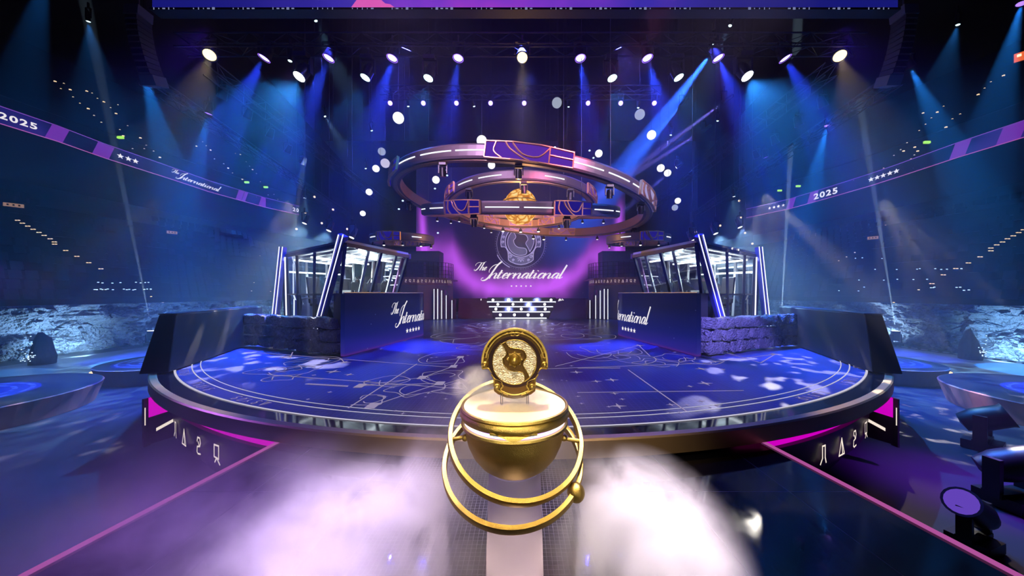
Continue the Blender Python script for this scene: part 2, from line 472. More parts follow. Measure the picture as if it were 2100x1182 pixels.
def wob(seed, c, r, n, w=.017, sq=1.0):
    rnd = random.Random(seed); cx, cy = fpt(*c); pts = []
    a = rnd.random()*6
    for i in range(n):
        rr = r*(.55+.55*rnd.random()); pts.append((cx+math.cos(a)*rr, cy+math.sin(a)*rr*sq)); a += .5+.5*rnd.random()
    fig.strip(crom(pts, 6), w, lf)
for i, (px, py, r) in enumerate([(800,782,.45),(850,800,.5),(905,772,.55),(930,800,.35),(560,760,.5),(610,758,.5),(640,742,.6),(575,775,.35),(905,735,.8),(1000,712,.9),(960,700,1.1),
        (1220,728,.9),(1290,735,.7),(1255,720,1.0),(1385,735,.55),(1440,742,.5),(1150,690,1.2),(1060,680,1.3),(1200,690,1.1),(760,820,.3),(1345,745,.5),(940,690,1.2),(1100,672,1.5),(1010,668,1.6),(1180,668,1.5)]):
    wob(i, (px,py), r, 9); wob(i+50, (px,py), r*.6, 6)
for px, py in [(739,792),(764,833),(866,775),(902,787),(944,733),(930,752)]:
    x, y = fpt(px, py); s = .05; chart.slab([(x-s*1.5,y-s*2.2),(x+s*1.5,y-s*2.2),(x+s*1.5,y+s*2.2),(x-s*1.5,y+s*2.2)], 0, .002, lf)
cst = MB(); clt = MB()
rnd = random.Random(3)
sp = [(1255,780,.13),(1268,834,.12),(1182,764,.13),(1446,787,.14),(1438,757,.13),(1223,783,.1),(683,763,.16),(716,769,.1),(706,744,.16),(587,733,.18),(1310,709,.2),(1590,727,.16),(1260,808,.07),(1376,831,.07),(940,787,.13)]
sp += [(rnd.uniform(620,1500), rnd.uniform(665,850), rnd.uniform(.025,.06)) for i in range(70)]
for px, py, r in sp:
    x, y = fpt(px, py); cst.slab(star_poly(x, y, r, 4, .22), 0, .002, lf)
for i in range(46):                           # tiny lettering running along the chart lines
    px = 625+i*1.9; x, y = fpt(px, 789+i*.11); clt.slab([(x,y),(x+.02,y),(x+.014,y+.03*(1+i % 3)),(x,y+.02)], 0, .002, lf)
    px = 1185+i*1.9; x, y = fpt(px, 756); clt.slab([(x,y),(x+.02,y),(x+.014,y+.03*(1+i % 2)),(x,y+.02)], 0, .002, lf)
chart.build('chart_line', M['linesoft'], st, True); fig.build('constellation_figure', M['linesoft'], st, True); cst.build('chart_star', M['linesoft'], st, True); clt.build('chart_lettering', M['linesoft'], st, True)
seq = ['lam','tri','two','box','wye','two','tri','lam']
rr = MB()
def ringfn(phi0, r0):
    def fn(u, v, w):
        a = phi0+u/r0; r = r0+v
        return Vector((r*math.sin(a), SCZ-r*math.cos(a), SZ+.006+w))
    return fn
for k0, ph in enumerate((-43,-34,-25,24,33,44,-52,53)):
    fn = ringfn(math.radians(ph), 10.29)
    for i in range(5): rune(rr, seq[(i+k0) % 8], .17*i, .02, .13, fn, .1)
rr.build('ring_rune', M['linesoft'], st, True)

# lit cove and rune panels either side of the runway
def cyl(phi0, r, z0, side):
    def fn(u, v, w):
        a = phi0+u/r; return Vector(((r+w)*math.sin(a), SCZ-(r+w)*math.cos(a), z0+v))
    return fn
def arcwall(r0, z0, r1, z1, a0, a1, n=24):
    vs = []; fs = []
    for i in range(n+1):
        a = math.radians(a0+(a1-a0)*i/n)
        vs += [(r0*math.sin(a), SCZ-r0*math.cos(a), z0), (r1*math.sin(a), SCZ-r1*math.cos(a), z1)]
    for i in range(n): fs.append((2*i, 2*i+2, 2*i+3, 2*i+1))
    return MB().add(vs, fs)
for sgn, side in ((-1,'left'),(1,'right')):
    A0, A1 = sgn*15.5, sgn*36.0
    arcwall(10.56, .92, 10.45, 1.185, A0, A1).build('light_cove', M['magenta'], st, True)['label'] = 'magenta light cove under the rim'
    mb = MB(); q = []
    for a in [A0+(A1-A0)*i/24 for i in range(25)]:
        a = math.radians(a); q.append(((10.62*math.sin(a), SCZ-10.62*math.cos(a)), (10.5*math.sin(a), SCZ-10.5*math.cos(a))))
    vs = []; fs = []
    for (o1, i1) in q: vs += [(o1[0],o1[1],.93),(o1[0]*.995,SCZ-(SCZ-o1[1])*.995,.43),(i1[0],i1[1],.43),(i1[0],i1[1],.93)]
    for i in range(24):
        for j in range(4): fs.append((4*i+j, 4*i+4+j, 4*i+4+(j+1) % 4, 4*i+(j+1) % 4))
    fs += [(0,1,2,3), (96,97,98,99)]
    mb.add(vs, fs).build('rune_panel', M['skirt'], st, True)
    # radial end wall that closes the cove
    a = math.radians(A1); e = Vector((math.sin(a), -math.cos(a), 0)); t = Vector((math.cos(a), math.sin(a), 0))*sgn
    p0 = O+e*10.5; p1 = O+e*10.9; zv = lambda p, z: Vector((p.x, p.y, z))
    MB().hexa([zv(p0,.43), zv(p1,.40), zv(p1,.40)+t*.06, zv(p0,.43)+t*.06], [zv(p0,.93), zv(p1,.86), zv(p1,.86)+t*.06, zv(p0,.93)+t*.06]).build('end_panel', M['skirt'], st, True)
    MB().hexa([zv(p0,.93), zv(p1,.86), zv(p1,.86)+t*.05, zv(p0,.93)+t*.05], [zv(p0,1.18), zv(p1,1.2), zv(p1,1.2)+t*.05, zv(p0,1.18)+t*.05]).build('end_cove', M['magenta'], st, True)['label'] = 'magenta end of the light cove'
    MB().bar(zv(p1,.38)+e*.012, zv(p1,1.2)+e*.012, .03, .1).build('cove_end_fin', M['black'], st, True)
    ebar = MB(); ef = lambda u, v: p0+e*u-t*.006+Vector((0,0,v))
    ebar.add([ef(.09,.70), ef(.3,.60), ef(.3,.655), ef(.09,.755)], [(0,1,2,3)]); ebar.add([ef(.04,.725), ef(.06,.715), ef(.06,.77), ef(.04,.78)], [(0,1,2,3)])
    ebar.build('end_rune', M['printwarm'], st, True)
    MB().bar(zv(p1,.75)+e*.03-t*.03, zv(p1,1.05)+e*.03-t*.03, .012).build('edge_rune', M['printwarm'], st, True)
    names = [('lam',23.9),('tri',26.9),('two',29.8),('box',33.2)] if sgn > 0 else [('lam',-34.3),('tri',-31.5),('two',-28.1),('box',-25.1)]
    for nm, ph in names:
        fn = cyl(math.radians(ph), 10.622, .54, sgn); rn = MB(); rune(rn, nm, 0, 0, .25, fn, .1, .006); rn.build('glowing_rune', M['printwarm'], st, True)['label'] = 'cream glowing rune'

# ------------------------------------------------------------------ runway in front
k = NT('gloss_black_runway'); b = k.n('BsdfPrincipled'); tc = k.n('TexCoord'); sep = k.n('SeparateXYZ'); k.l(tc.outputs['Object'], sep.inputs[0])
g = k.math('MAXIMUM', gridline(k, sep.outputs[0], .036, .1), gridline(k, sep.outputs[1], .036, .1))
inner = k.math('LESS_THAN', k.math('ABSOLUTE', k.math('ADD', sep.outputs[0], .35)), .85)
seam = k.math('MAXIMUM', gridline(k, k.math('ADD', sep.outputs[0], .5), 1.0, .006), gridline(k, sep.outputs[1], 1.0, .006))
mask = k.math('MAXIMUM', k.math('MULTIPLY', g, inner), k.math('MULTIPLY', seam, .35))
k.l(k.mix(mask, (.004,.004,.007), (.2,.19,.26)), b.inputs['Base Color'])
nz = k.n('TexNoise'); nz.inputs['Scale'].default_value = 3.5; nz.inputs['Detail'].default_value = 5; k.l(tc.outputs['Object'], nz.inputs['Vector'])
k.l(k.ramp(nz.outputs[0], [(.35,(.03,.03,.03)),(.75,(.14,.14,.14))]), b.inputs['Roughness']); b.inputs['Specular IOR Level'].default_value = .7
k.l(b.outputs[0], k.out.inputs[0]); M['runway'] = k.m
rw = thing('runway', 'glossy black runway leading from the camera to the round stage', 'runway', (0,1,0))
RW = [(-3.9,-3.0),(3.9,-3.0),(3.0,4.0),(1.6,3.86),(0,3.8),(-1.6,3.86),(-3.0,4.0)]
MB().slab(RW, 0, 1.15).build('deck', M['runway'], rw, True)
for s in (-1,1):
    a = Vector((3.9*s,-3.0,1.155)); b_ = Vector((3.0*s,4.0,1.155))
    MB().bar(a, b_, .03, .03).build('edge_light', M['ledpink'], rw, True)['label'] = 'pink light line along the %s edge' % ('left' if s < 0 else 'right')

# ------------------------------------------------------------------ black parapets on the stage edge
for s, side in ((-1,'left'),(1,'right')):
    inn = [Vector((7.02*s,6.42,0)), Vector((8.75*s,10.9,0))]
    d = (inn[1]-inn[0]).normalized(); o_ = Vector((d.y*s, -d.x*s, 0))
    bq = [p_+Vector((0,0,SZ+.02)) for p_ in (inn[0], inn[1], inn[1]+o_*.55, inn[0]+o_*.45)]
    tq = [inn[0]+d*.35+o_*.05+Vector((0,0,2.56)), inn[1]+Vector((0,0,2.56)), inn[1]+o_*.45+Vector((0,0,2.56)), inn[0]+d*.35+o_*.33+Vector((0,0,2.56))]
    pr = thing('parapet', 'tall black slanted parapet on the %s edge of the round stage' % side, 'wall panel', (inn[0].x, inn[0].y, SZ+.006))
    MB().hexa(bq, tq).build('panel', M['black'], pr, True, bevel=.02)
    MB().bar(tq[0]*.5+tq[3]*.5+Vector((0,0,.012)), tq[1]*.5+tq[2]*.5+Vector((0,0,.012)), .3, .02).build('top_rail', M['truss'], pr, True)

# ------------------------------------------------------------------ stacked stone blocks before each booth
def stone(c, size, rz, seed):
    rnd = random.Random(seed); n = 6; mb = MB(); vs = {}; L = []; fs = []
    for i in range(n+1):
        for j in range(n+1):
            for q in range(n+1):
                if not (i in (0,n) or j in (0,n) or q in (0,n)): continue
                p = Vector((i/n-.5, j/n-.5, q/n-.5))
                e = sum(1 for t in p if abs(abs(t)-.5) < 1e-6)
                p2 = Vector((p.x*size[0], p.y*size[1], p.z*size[2]))
                if e >= 2: p2 *= .93
                w = noise.noise_vector(Vector((p2.x*4+seed*3.1, p2.y*4, p2.z*4+seed)))*.05+noise.noise_vector(Vector((p2.x*13+seed, p2.y*13, p2.z*7)))*.026
                p2 += w
                vs[(i,j,q)] = len(L); L.append(p2)
    m = Matrix.Rotation(rz, 3, 'Z'); L = [m @ p+Vector(c) for p in L]
    for a in range(n):
        for b2 in range(n):
            for side in (0,n):
                fs.append((vs[(side,a,b2)], vs[(side,a+1,b2)], vs[(side,a+1,b2+1)], vs[(side,a,b2+1)]))
                fs.append((vs[(a,side,b2)], vs[(a+1,side,b2)], vs[(a+1,side,b2+1)], vs[(a,side,b2+1)]))
                fs.append((vs[(a,b2,side)], vs[(a+1,b2,side)], vs[(a+1,b2+1,side)], vs[(a,b2+1,side)]))
    return mb.add(L, fs)
ROWN = ['bottom','middle','top']
for s, side in ((-1,'left'),(1,'right')):
    p0 = Vector((4.62*s,8.12,0)); p1 = Vector((8.35*s,9.75,0)); d = (p1-p0); Lw = d.length; d /= Lw; rz = math.atan2(d.y, d.x)
    bk = Vector((-d.y*s, d.x*s, 0))
    seed = 0
    for r, cuts in enumerate(([0,.62,.9,1.55,2.0,2.6,3.3,4.05], [0,.28,.62,1.2,1.75,2.5,3.2,4.05], [0,.75,1.1,2.2,2.9,3.5,4.05])):
        for i in range(len(cuts)-1):
            a, b2 = cuts[i], cuts[i+1]; w = b2-a-.045; seed += 1
            rnd = random.Random(seed*13+r)
            pushed = rnd.uniform(-.05,.09)
            sx = (.12 if r == 2 and i == 0 else 0)
            c = p0+d*((a+b2)/2+sx*.5)+bk*(.03+pushed*.6)+Vector((0,0,SZ+.05+.155+r*.312))
            o = stone(c, (w-sx, .26, .285), rz, seed+ (40 if s < 0 else 0)).build('stone_block', M['block'], smooth=False)
            tag(o, 'rough stone block, %s from the booth corner in the %s course of the %s wall' % (ORD[i], ROWN[r], side), 'stone block', 'stone blocks of the %s wall' % side)
# ================================================================== main screen
k = NT('led_screen_picture'); tc = k.n('TexCoord'); sep = k.n('SeparateXYZ'); k.l(tc.outputs['Object'], sep.inputs[0])
X = k.math('ABSOLUTE', sep.outputs[0]); Z = sep.outputs[2]
nz = k.n('TexNoise'); nz.inputs['Scale'].default_value = .32; nz.inputs['Detail'].default_value = 2; k.l(tc.outputs['Object'], nz.inputs['Vector'])
wv = k.math('MULTIPLY', k.math('SUBTRACT', nz.outputs[0], .5), 2.2)
vc = k.math('ADD', k.math('MINIMUM', k.math('MULTIPLY', k.math('POWER', X, 4.0), .0034), 2.3), k.math('ADD', .95, wv))
wd = k.math('ADD', .8, k.math('MULTIPLY', k.math('POWER', X, 2.0), .014))
dd = k.math('DIVIDE', k.math('SUBTRACT', Z, vc), wd)
band = k.math('EXPONENT', k.math('MULTIPLY', k.math('MULTIPLY', dd, dd), -1.0))
fade = k.math('EXPONENT', k.math('MULTIPLY', Z, -.21))
nz2 = k.n('TexNoise'); nz2.inputs['Scale'].default_value = .55; nz2.inputs['Detail'].default_value = 1
mp = k.n('Mapping'); mp.inputs['Scale'].default_value = (1,1,.25); k.l(tc.outputs['Object'], mp.inputs[0]); k.l(mp.outputs[0], nz2.inputs['Vector'])
band = k.math('MULTIPLY', k.math('MULTIPLY', band, fade), k.math('ADD', .35, k.math('MULTIPLY', nz2.outputs[0], 1.5)))
# upright streaks towards both edges
st2 = k.math('DIVIDE', k.math('SUBTRACT', X, k.math('ADD', 7.0, k.math('MULTIPLY', Z, .06))), .26)
streak = k.math('EXPONENT', k.math('MULTIPLY', k.math('MULTIPLY', st2, st2), -1.0))
streak = k.math('MULTIPLY', streak, k.math('EXPONENT', k.math('MULTIPLY', k.math('POWER', k.math('ABSOLUTE', k.math('DIVIDE', k.math('SUBTRACT', Z, 4.6), 2.3)), 4.0), -1.0)))
tot = k.math('ADD', band, k.math('MULTIPLY', streak, .8), clamp=True)
vs_ = k.n('TexVoronoi'); vs_.inputs['Scale'].default_value = 2.2; k.l(tc.outputs['Object'], vs_.inputs['Vector'])
stars = k.math('MULTIPLY', k.math('LESS_THAN', vs_.outputs['Distance'], .045), .18)
base = k.mix(tot, (.007,.006,.05), (.5,.085,.8)); base = k.mix(stars, base, (.8,.8,1))
em = k.n('Emission'); k.l(base, em.inputs[0]); em.inputs[1].default_value = 1.25; k.l(em.outputs[0], k.out.inputs[0]); M['screen'] = k.m

SD = 24.0
ms = thing('led_screen', 'huge LED screen with purple wave, emblem and white script behind the stairs', 'screen', (0,SD,2.62))
MB().box((0,SD+.1,2.62+4.9), (15.6,.18,9.8)).build('screen_panel', M['screen'], ms, True)
sf = lambda u, v, w: Vector((u, SD-.004-w, v))
x0 = (972-CX)*SD/F_; wid = (1163-972)*SD/F_
bz = CAMZ-(571.5-CY)*SD/F_
script_mb(lambda u, v, w: Vector((x0+u, SD-.006-w, bz+v)), wid).build('screen_lettering', M['print'], ms, True)
mb = MB()
for i in range(5):
    mb.slab(star_poly((1049+i*9.9-CX)*SD/F_, CAMZ-(587-CY)*SD/F_, .085), 0, .003, sf)
mb.build('screen_star', M['print'], ms, True)

def arc(cx, cy, r, a0, a1, n=24): return [(cx+r*math.cos(math.radians(a0+(a1-a0)*i/n)), cy+r*math.sin(math.radians(a0+(a1-a0)*i/n))) for i in range(n+1)]
# emblem outline shared by the screen picture and the trophy: unit = half the shield's width
SHIELD = arc(0,0,1,-13,193,40)+[(-.985,-.235),(-.80,-.235)]+crom([(-.80,-.235),(-.72,-.32),(-.655,-.46),(-.63,-.6)],4)[1:]+[(-.62,-.89),(-.50,-.985),(-.25,-1.09),(0,-1.125),(.25,-1.09),(.50,-.985),(.62,-.89)]+crom([(.63,-.6),(.655,-.46),(.72,-.32),(.80,-.235)],4)+[(.985,-.235)]
# the two lobes of the inner disc, parted by an S
LOBE_A = [(-.416,.55),(-.584,.315),(-.65,.09),(-.64,-.157),(-.54,-.382),(-.36,-.56),(-.135,-.652),(.045,-.66),(.225,-.62),(.30,-.517),(.27,-.36),(.18,-.303),(0,-.281),(-.157,-.247),(-.27,-.157),(-.337,-.045),(-.36,.10),(-.27,.20),(-.247,.29),(-.315,.427)]
LOBE_B = [(-.27,.60),(-.135,.645),(.045,.66),(.247,.62),(.45,.49),(.584,.32),(.652,.137),(.64,-.067),(.56,-.29),(.45,-.483),(.404,-.36),(.315,-.2),(.247,-.079),(.27,0),(.348,.11),(.337,.225),(.27,.337),(.135,.393),(-.045,.416),(-.18,.47)]
def smooth_lobe(L, cuts):
    out = []
    for a, b in zip(cuts, cuts[1:]): out += crom(L[a:b+1], 4)[:-1]
    return out+crom(L[cuts[-1]:]+L[:1], 4)[:-1]
LOBE_A = smooth_lobe(LOBE_A, [0, 16]); LOBE_B = smooth_lobe(LOBE_B, [0, 9, 12])
ec = ((1068-CX)*SD/F_, CAMZ-(497-CY)*SD/F_); ek = 41*SD/F_
def efn(lift):
    return lambda u, v, w: Vector((ec[0]+u*ek, SD-.004-lift-w, ec[1]+v*ek))
M['emb'] = emit('screen_emblem_lilac', (.48,.42,.85), .8); M['embdim'] = emit('screen_emblem_dusk', (.12,.1,.3), .7); M['embdark'] = emit('screen_emblem_night', (.012,.01,.07), 1)
eg = MB().slab(SHIELD, 0, .003, efn(.004)).build('emblem_plate', M['embdim'], ms, True)
MB().slab(arc(0,.02,.78,0,360,48)[:-1], 0, .003, efn(.010)).build('emblem_disc', M['embdark'], ms, True)
mb = MB(); mb.slab(LOBE_A, 0, .003, efn(.016)); mb.slab(LOBE_B, 0, .003, efn(.016)); mb.build('emblem_lobe', M['embdim'], ms, True)
mb = MB(); mb.strip(SHIELD+SHIELD[:1], .035, efn(.02)); mb.strip(arc(0,.02,.77,0,360,60), .04, efn(.02))
for L in (LOBE_A, LOBE_B): mb.strip(L+L[:1], .03, efn(.02))
for q in range(64):
    a = 2*PI*q/64; mb.slab(arc(1.27*math.cos(a), -.08+1.27*math.sin(a), .013, 0, 300, 5), 0, .002, efn(.02))
mb.strip(arc(0,-.08,1.2,0,360,60), .012, efn(.02)); mb.strip(arc(0,-.08,1.3,205,245,10), .035, efn(.02))
rnd = random.Random(5)
for s in (-1,1):
    for (cx, cy, r) in ((.9,.0,.07),(.86,.25,.07),(.52,-.72,.09),(.38,-.9,.07),(.9,.45,.05),(.56,-.55,.06)):
        mb.strip(crom([(s*cx+r*math.cos(t*1.2)*(1-t*.1), cy+r*math.sin(t*1.2)*(1-t*.1)) for t in range(8)], 3), .028, efn(.02))
mb.strip([(-.18,-.83),(.18,-.83)], .03, efn(.02)); mb.strip(crom([(-.15,-.95),(-.05,-.88),(0,-.98),(.05,-.88),(.15,-.95)],4), .03, efn(.02))
mb.build('emblem_line', M['emb'], ms, True)

# ================================================================== stairs between the side walls
M['stairblue'] = pbr('blue_stair_riser', (.04,.05,.16), .35)
stp = thing('stage_stairs', 'blue lit stairs with glowing nosings and round lamps under the screen', 'stairs', (0,19.9,SZ))
n_st = [(1016,1121,652.5,19.9),(1010,1128,639.5,20.55),(1003,1134,629,21.2),(998,1141,619,21.85)]
zs = [SZ+.05, SZ+.33, SZ+.66, SZ+1.0]
top = None
for i, (xa, xb, py, d) in enumerate(n_st):
    z = CAMZ-(py-CY)*d/F_; xl = (xa-CX)*d/F_; xr = (xb-CX)*d/F_
    z2 = CAMZ-(n_st[i+1][2]-CY)*n_st[i+1][3]/F_ if i < 3 else z+.3
    sp_ = MB().box(((xl+xr)/2, d+.33, (z+SZ-.0)/2+.0), (xr-xl, .65, max(.04, z-SZ))).build('step', M['stairblue'], stp, True)
    MB().box(((xl+xr)/2, d-.012, z-.012), (xr-xl, .022, .07)).build('nosing_light', M['ledwhite'], stp, True).parent = sp_
    d2 = n_st[i+1][3] if i < 3 else d+.65
MB().box(((998+1141-2*CX)/2*22/F_, 22.75, (2.36+2.66)/2-.1), (4.77, .5, .6)).build('top_landing', M['stairblue'], stp, True)
lamp_rows = [(615.5,(1011,1043,1069,1101,1130),22.46),(624.5,(1021,1052,1084,1117),21.83),(634.3,(1017,1043,1069,1092,1118),21.18),(646.2,(1026,1055,1083,1111),20.53)]
c = 0
for ri, (py, xs, d) in enumerate(lamp_rows):
    for xi, px in enumerate(xs):
        p = W(px, py, d); r = .085 if px not in (1043,) else .11
        root = thing('stair_lamp', 'round lamp on the %s riser of the lit stairs, %s from the left' % (['top','second','third','lowest'][ri], ORD[xi]), 'lamp', p, 'round lamps on the stairs')
        MB().lathe([(1e-4,-.03),(r*1.25,-.03),(r*1.25,.0),(r,.0)], 14, (0,0,0), Matrix.Rotation(PI/2,3,'X')).build('housing', M['housing'], root)
        MB().sphere((0,-.01,0), r, 12, 6, (1,.45,1)).build('bulb', M['lens_white'], root)
        if ri in (0,2) and xi in (1,3) or ri == 1 and xi == 2:
            L = bpy.data.lights.new('stair_glow', 'SPOT'); L.energy = 60; L.color = (.75,.8,1); L.spot_size = 2.2; L.spot_blend = .6; L.shadow_soft_size = .1
            lo = bpy.data.objects.new('stair_glow', L); C.objects.link(lo); lo.parent = root; lo.location = (0,-.14,0); lo.rotation_euler = (math.radians(78),0,0)
M['plum'] = pbr('plum_painted_reflection', (.09,.05,.16), .12)  # purple reflection of the screen put into the panel colour
for s, side in ((-1,'left'),(1,'right')):
    xa = (1016 if s < 0 else 1121)-CX; xb = (998 if s < 0 else 1141)-CX
    a0 = Vector((xa*19.9/F_+s*.06, 19.85, SZ+.012)); a1 = Vector((xb*22.4/F_+s*.1, 22.4, SZ+.012)); w0 = Vector((s*.28,0,0))
    o = thing('stair_wing', '%s plum side panel flanking the lit stairs, with painted reflection of the white script' % side, 'panel', (s*2.6,20.4,SZ))
    xo = (939 if s < 0 else 1203)
    fq = [Vector(((xa+s*4)*20/F_, 20.0, SZ+.012)), Vector(((xo-CX)*20.4/F_, 20.4, SZ+.012))]
    zt = CAMZ-(612-CY)*22/F_
    tq = [Vector(((xb+s*3)*21.6/F_, 21.7, zt)), Vector(((xo-CX)*21.4/F_, 21.7, zt))]
    back = Vector((0,.25,0))
    q0 = [fq[0], fq[1], fq[1]+back, fq[0]+back]; q1 = [tq[0], tq[1], tq[1]+back, tq[0]+back]
    if s < 0: pass
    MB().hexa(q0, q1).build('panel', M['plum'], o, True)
    # strokes painted for the script's reflection in the glossy panel
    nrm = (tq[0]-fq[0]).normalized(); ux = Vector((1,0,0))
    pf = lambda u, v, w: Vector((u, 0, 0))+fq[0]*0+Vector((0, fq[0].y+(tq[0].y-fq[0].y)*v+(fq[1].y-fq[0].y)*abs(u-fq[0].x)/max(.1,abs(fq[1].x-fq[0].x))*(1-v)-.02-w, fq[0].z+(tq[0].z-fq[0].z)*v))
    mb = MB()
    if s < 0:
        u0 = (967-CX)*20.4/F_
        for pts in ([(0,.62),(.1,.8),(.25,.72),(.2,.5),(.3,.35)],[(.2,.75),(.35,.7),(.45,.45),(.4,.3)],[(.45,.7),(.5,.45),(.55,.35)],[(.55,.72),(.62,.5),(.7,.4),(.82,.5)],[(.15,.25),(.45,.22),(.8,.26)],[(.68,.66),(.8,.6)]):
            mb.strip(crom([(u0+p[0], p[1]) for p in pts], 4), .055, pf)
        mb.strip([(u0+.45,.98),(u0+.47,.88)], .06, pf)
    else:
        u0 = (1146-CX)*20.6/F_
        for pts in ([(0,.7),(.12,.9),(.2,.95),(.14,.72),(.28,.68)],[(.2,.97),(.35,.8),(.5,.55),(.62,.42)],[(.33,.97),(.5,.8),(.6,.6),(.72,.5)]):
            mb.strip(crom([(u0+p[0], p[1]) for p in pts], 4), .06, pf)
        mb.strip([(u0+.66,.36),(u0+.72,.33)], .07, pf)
    mb.build('painted_script_reflection', M['print'], o, True)

# ================================================================== balconies with fins and runes
M['blueplaster'] = pbr('blue_grey_backstage_wall', (.09,.1,.16), .6)
M['fin'] = pbr('dark_fin_panel', (.06,.04,.09), .4)
M['band'] = pbr('plum_balcony_band', (.12,.06,.1), .45)
for s, side in ((-1,'left'),(1,'right')):
    bl = thing('balcony', '%s curved balcony behind the player booth with rune band, railing and lit fins' % side, 'balcony', (s*6.0,20.0,SZ))
    def bp(px, py, d): p = W(px if s < 0 else 2*1069-px, py, d); return p
    path = [(-9.2,18.2),(-8.2,18.6),(-7.2,19.0),(-6.2,19.3),(-5.3,19.9),(-4.7,20.7),(-4.55,21.6)]
    path = [(p[0]*-s, p[1]) for p in path]
    def pathpt(t):
        t = max(0, min(.9999, t))*(len(path)-1); i = int(t); f = t-i
        return Vector((path[i][0]+(path[i+1][0]-path[i][0])*f, path[i][1]+(path[i+1][1]-path[i][1])*f, 0))
    N = 36
    def sheet(z0, z1, th):
        vs = []; fs = []
        for i in range(N+1):
            p = pathpt(i/N); q = pathpt(min(1, i/N+.02))-pathpt(max(0, i/N-.02)); q.normalize(); nn = Vector((q.y, -q.x, 0))*(-s)
            nn = nn if nn.y < 0 or abs(nn.y) < .2 else -nn
            for oo, z in ((0,z0),(0,z1),(th,z1),(th,z0)): vs.append(p-nn*oo+Vector((0,0,z)))
        for i in range(N):
            for j in range(4): fs.append((4*i+j, 4*i+4+j, 4*i+4+(j+1) % 4, 4*i+(j+1) % 4))
        return MB().add(vs, fs)
    sheet(3.52, 3.98, .2).build('rune_band', M['band'], bl, True)
    sheet(SZ+.014, 3.5, .08).build('back_wall', M['blueplaster'], bl, True)
    # floor slab of the balcony
    poly = [(p[0], p[1]+.05) for p in path]+[(path[-1][0], 23.2), (path[0][0], 23.2)]
    MB().slab(poly, 3.86, 3.94).build('floor_slab', M['fin'], bl, True)
    rn = MB()
    tang = lambda t: (pathpt(min(1,t+.01))-pathpt(max(0,t-.01))).normalized()
    order = ['two','box','lam','tri','two','box','lam','tri','two','lam','box','tri','lam','two','box','tri']
    for i, t in enumerate([.40+.036*j for j in range(16)]):
        p = pathpt(t); q = tang(t)*(1 if True else 1)
        if s > 0: q = -q
        nn = Vector((q.y, -q.x, 0))
        if nn.y > 0.2: nn = -nn
        if abs(nn.y) <= .2 and nn.x*s > 0: nn = -nn
        fn = lambda u, v, w, p=p, q=q, nn=nn: p+q*u+nn*(.02+w)+Vector((0,0,3.64+v))
        rune(rn, order[i], -.08, .03, .16, fn, .12)
    rn.build('band_rune', M['printdim'], bl, True)
    # railing
    rl = MB()
    for i in range(15):
        p = pathpt(.3+.05*i); rl.tube([p+Vector((0,.05,3.95)), p+Vector((0,.05,4.95))], .018, 6)
    for z in (4.95,4.7,4.45,4.2): rl.tube([pathpt(.3+.7*i/30)+Vector((0,.05,z)) for i in range(31)], .014, 6)
    rl.build('railing', M['truss'], bl, True)
    # mesh cabinets on the balcony
    MB().box((s*6.6,20.3,4.45), (1.1,.5,1.0)).build('grey_cabinet', M['fin'], bl, True)
    # fins with light strips, shorter towards the stairs
    fins = [(890,592),(897.5,592),(905.7,595),(915,605),(926.7,615)]
    for i, (px, py) in enumerate(fins):
        d = 19.3+i*.16
        top = W(px, py, d); bot = FL(px-2.5+i*.5, 655)
        if s > 0: top.x = -top.x+.02; bot.x = -bot.x+.02
        bot = Vector((top.x, d, SZ+.006))
        f = MB().box(((top.x)-s*-.09*(-1)+0, d+.28, (top.z+bot.z)/2), (.14,.5,top.z-bot.z)).build('fin', M['fin'], bl, True)
        MB().box((top.x, d+.01, (top.z+bot.z)/2), (.035,.03,top.z-bot.z-.06)).build('fin_light', M['ledwhite'], bl, True).parent = f
    # grey utility tower behind
    tw = MB().box((s*6.5,21.9,3.6), (2.2,1.2,6.2-1.79)); 
    tw.build('grey_back_block', M['blueplaster'], bl, True)

# ================================================================== player booths
M['navywall'] = None
k = NT('led_wall_night_blue'); tc = k.n('TexCoord'); sep = k.n('SeparateXYZ'); k.l(tc.outputs['Object'], sep.inputs[0])
h = k.math('DIVIDE', sep.outputs[2], 1.6, clamp=True)
colr = k.ramp(h, [(0,(.16,.035,.42)),(.05,(.045,.03,.44)),(.3,(.012,.02,.26)),(.75,(.006,.01,.075)),(1,(.005,.007,.05))])
v = k.n('TexVoronoi'); v.inputs['Scale'].default_value = 3.2; k.l(tc.outputs['Object'], v.inputs['Vector'])
stars = k.math('LESS_THAN', v.outputs['Distance'], .055)
col2 = k.mix(k.math('MULTIPLY', stars, .5), colr, (.5,.6,1))
em = k.n('Emission'); k.l(col2, em.inputs[0]); em.inputs[1].default_value = .45
gl = k.n('BsdfGlossy'); gl.inputs[0].default_value = (.06,.06,.08,1); gl.inputs['Roughness'].default_value = .25
ad = k.n('AddShader'); k.l(em.outputs[0], ad.inputs[0]); k.l(gl.outputs[0], ad.inputs[1]); k.l(ad.outputs[0], k.out.inputs[0])
k.m.cycles.emission_sampling = 'NONE'; M['boothwall'] = k.m
M['glass'] = glassmat('booth_glass', (.86,.93,.96))
M['glassdark'] = glassmat('smoked_lower_glass', (.25,.3,.38), .2)
M['frameblue'] = pbr('blue_black_steel', (.05,.055,.11), .35, .5)
M['pillarlitblue'] = pbr('pillar_painted_blue_light', (.08,.09,.55), .18, .4)  # blue light on the pillars painted into the body colour
M['purplepost'] = pbr('purple_lit_steel', (.45,.22,.5), .4)  # screen's purple light on the end post painted in; chandelier inlays share this colour
M['boothceil'] = pbr('white_booth_ceiling', (.8,.82,.85), .6)
M['boothfloor'] = pbr('booth_floor_black', (.02,.02,.025), .5)
M['tube'] = emit('white_tube_light', (.93,.97,1), 5)
M['chairfab'] = pbr('black_chair_leather', (.02,.02,.03), .45)
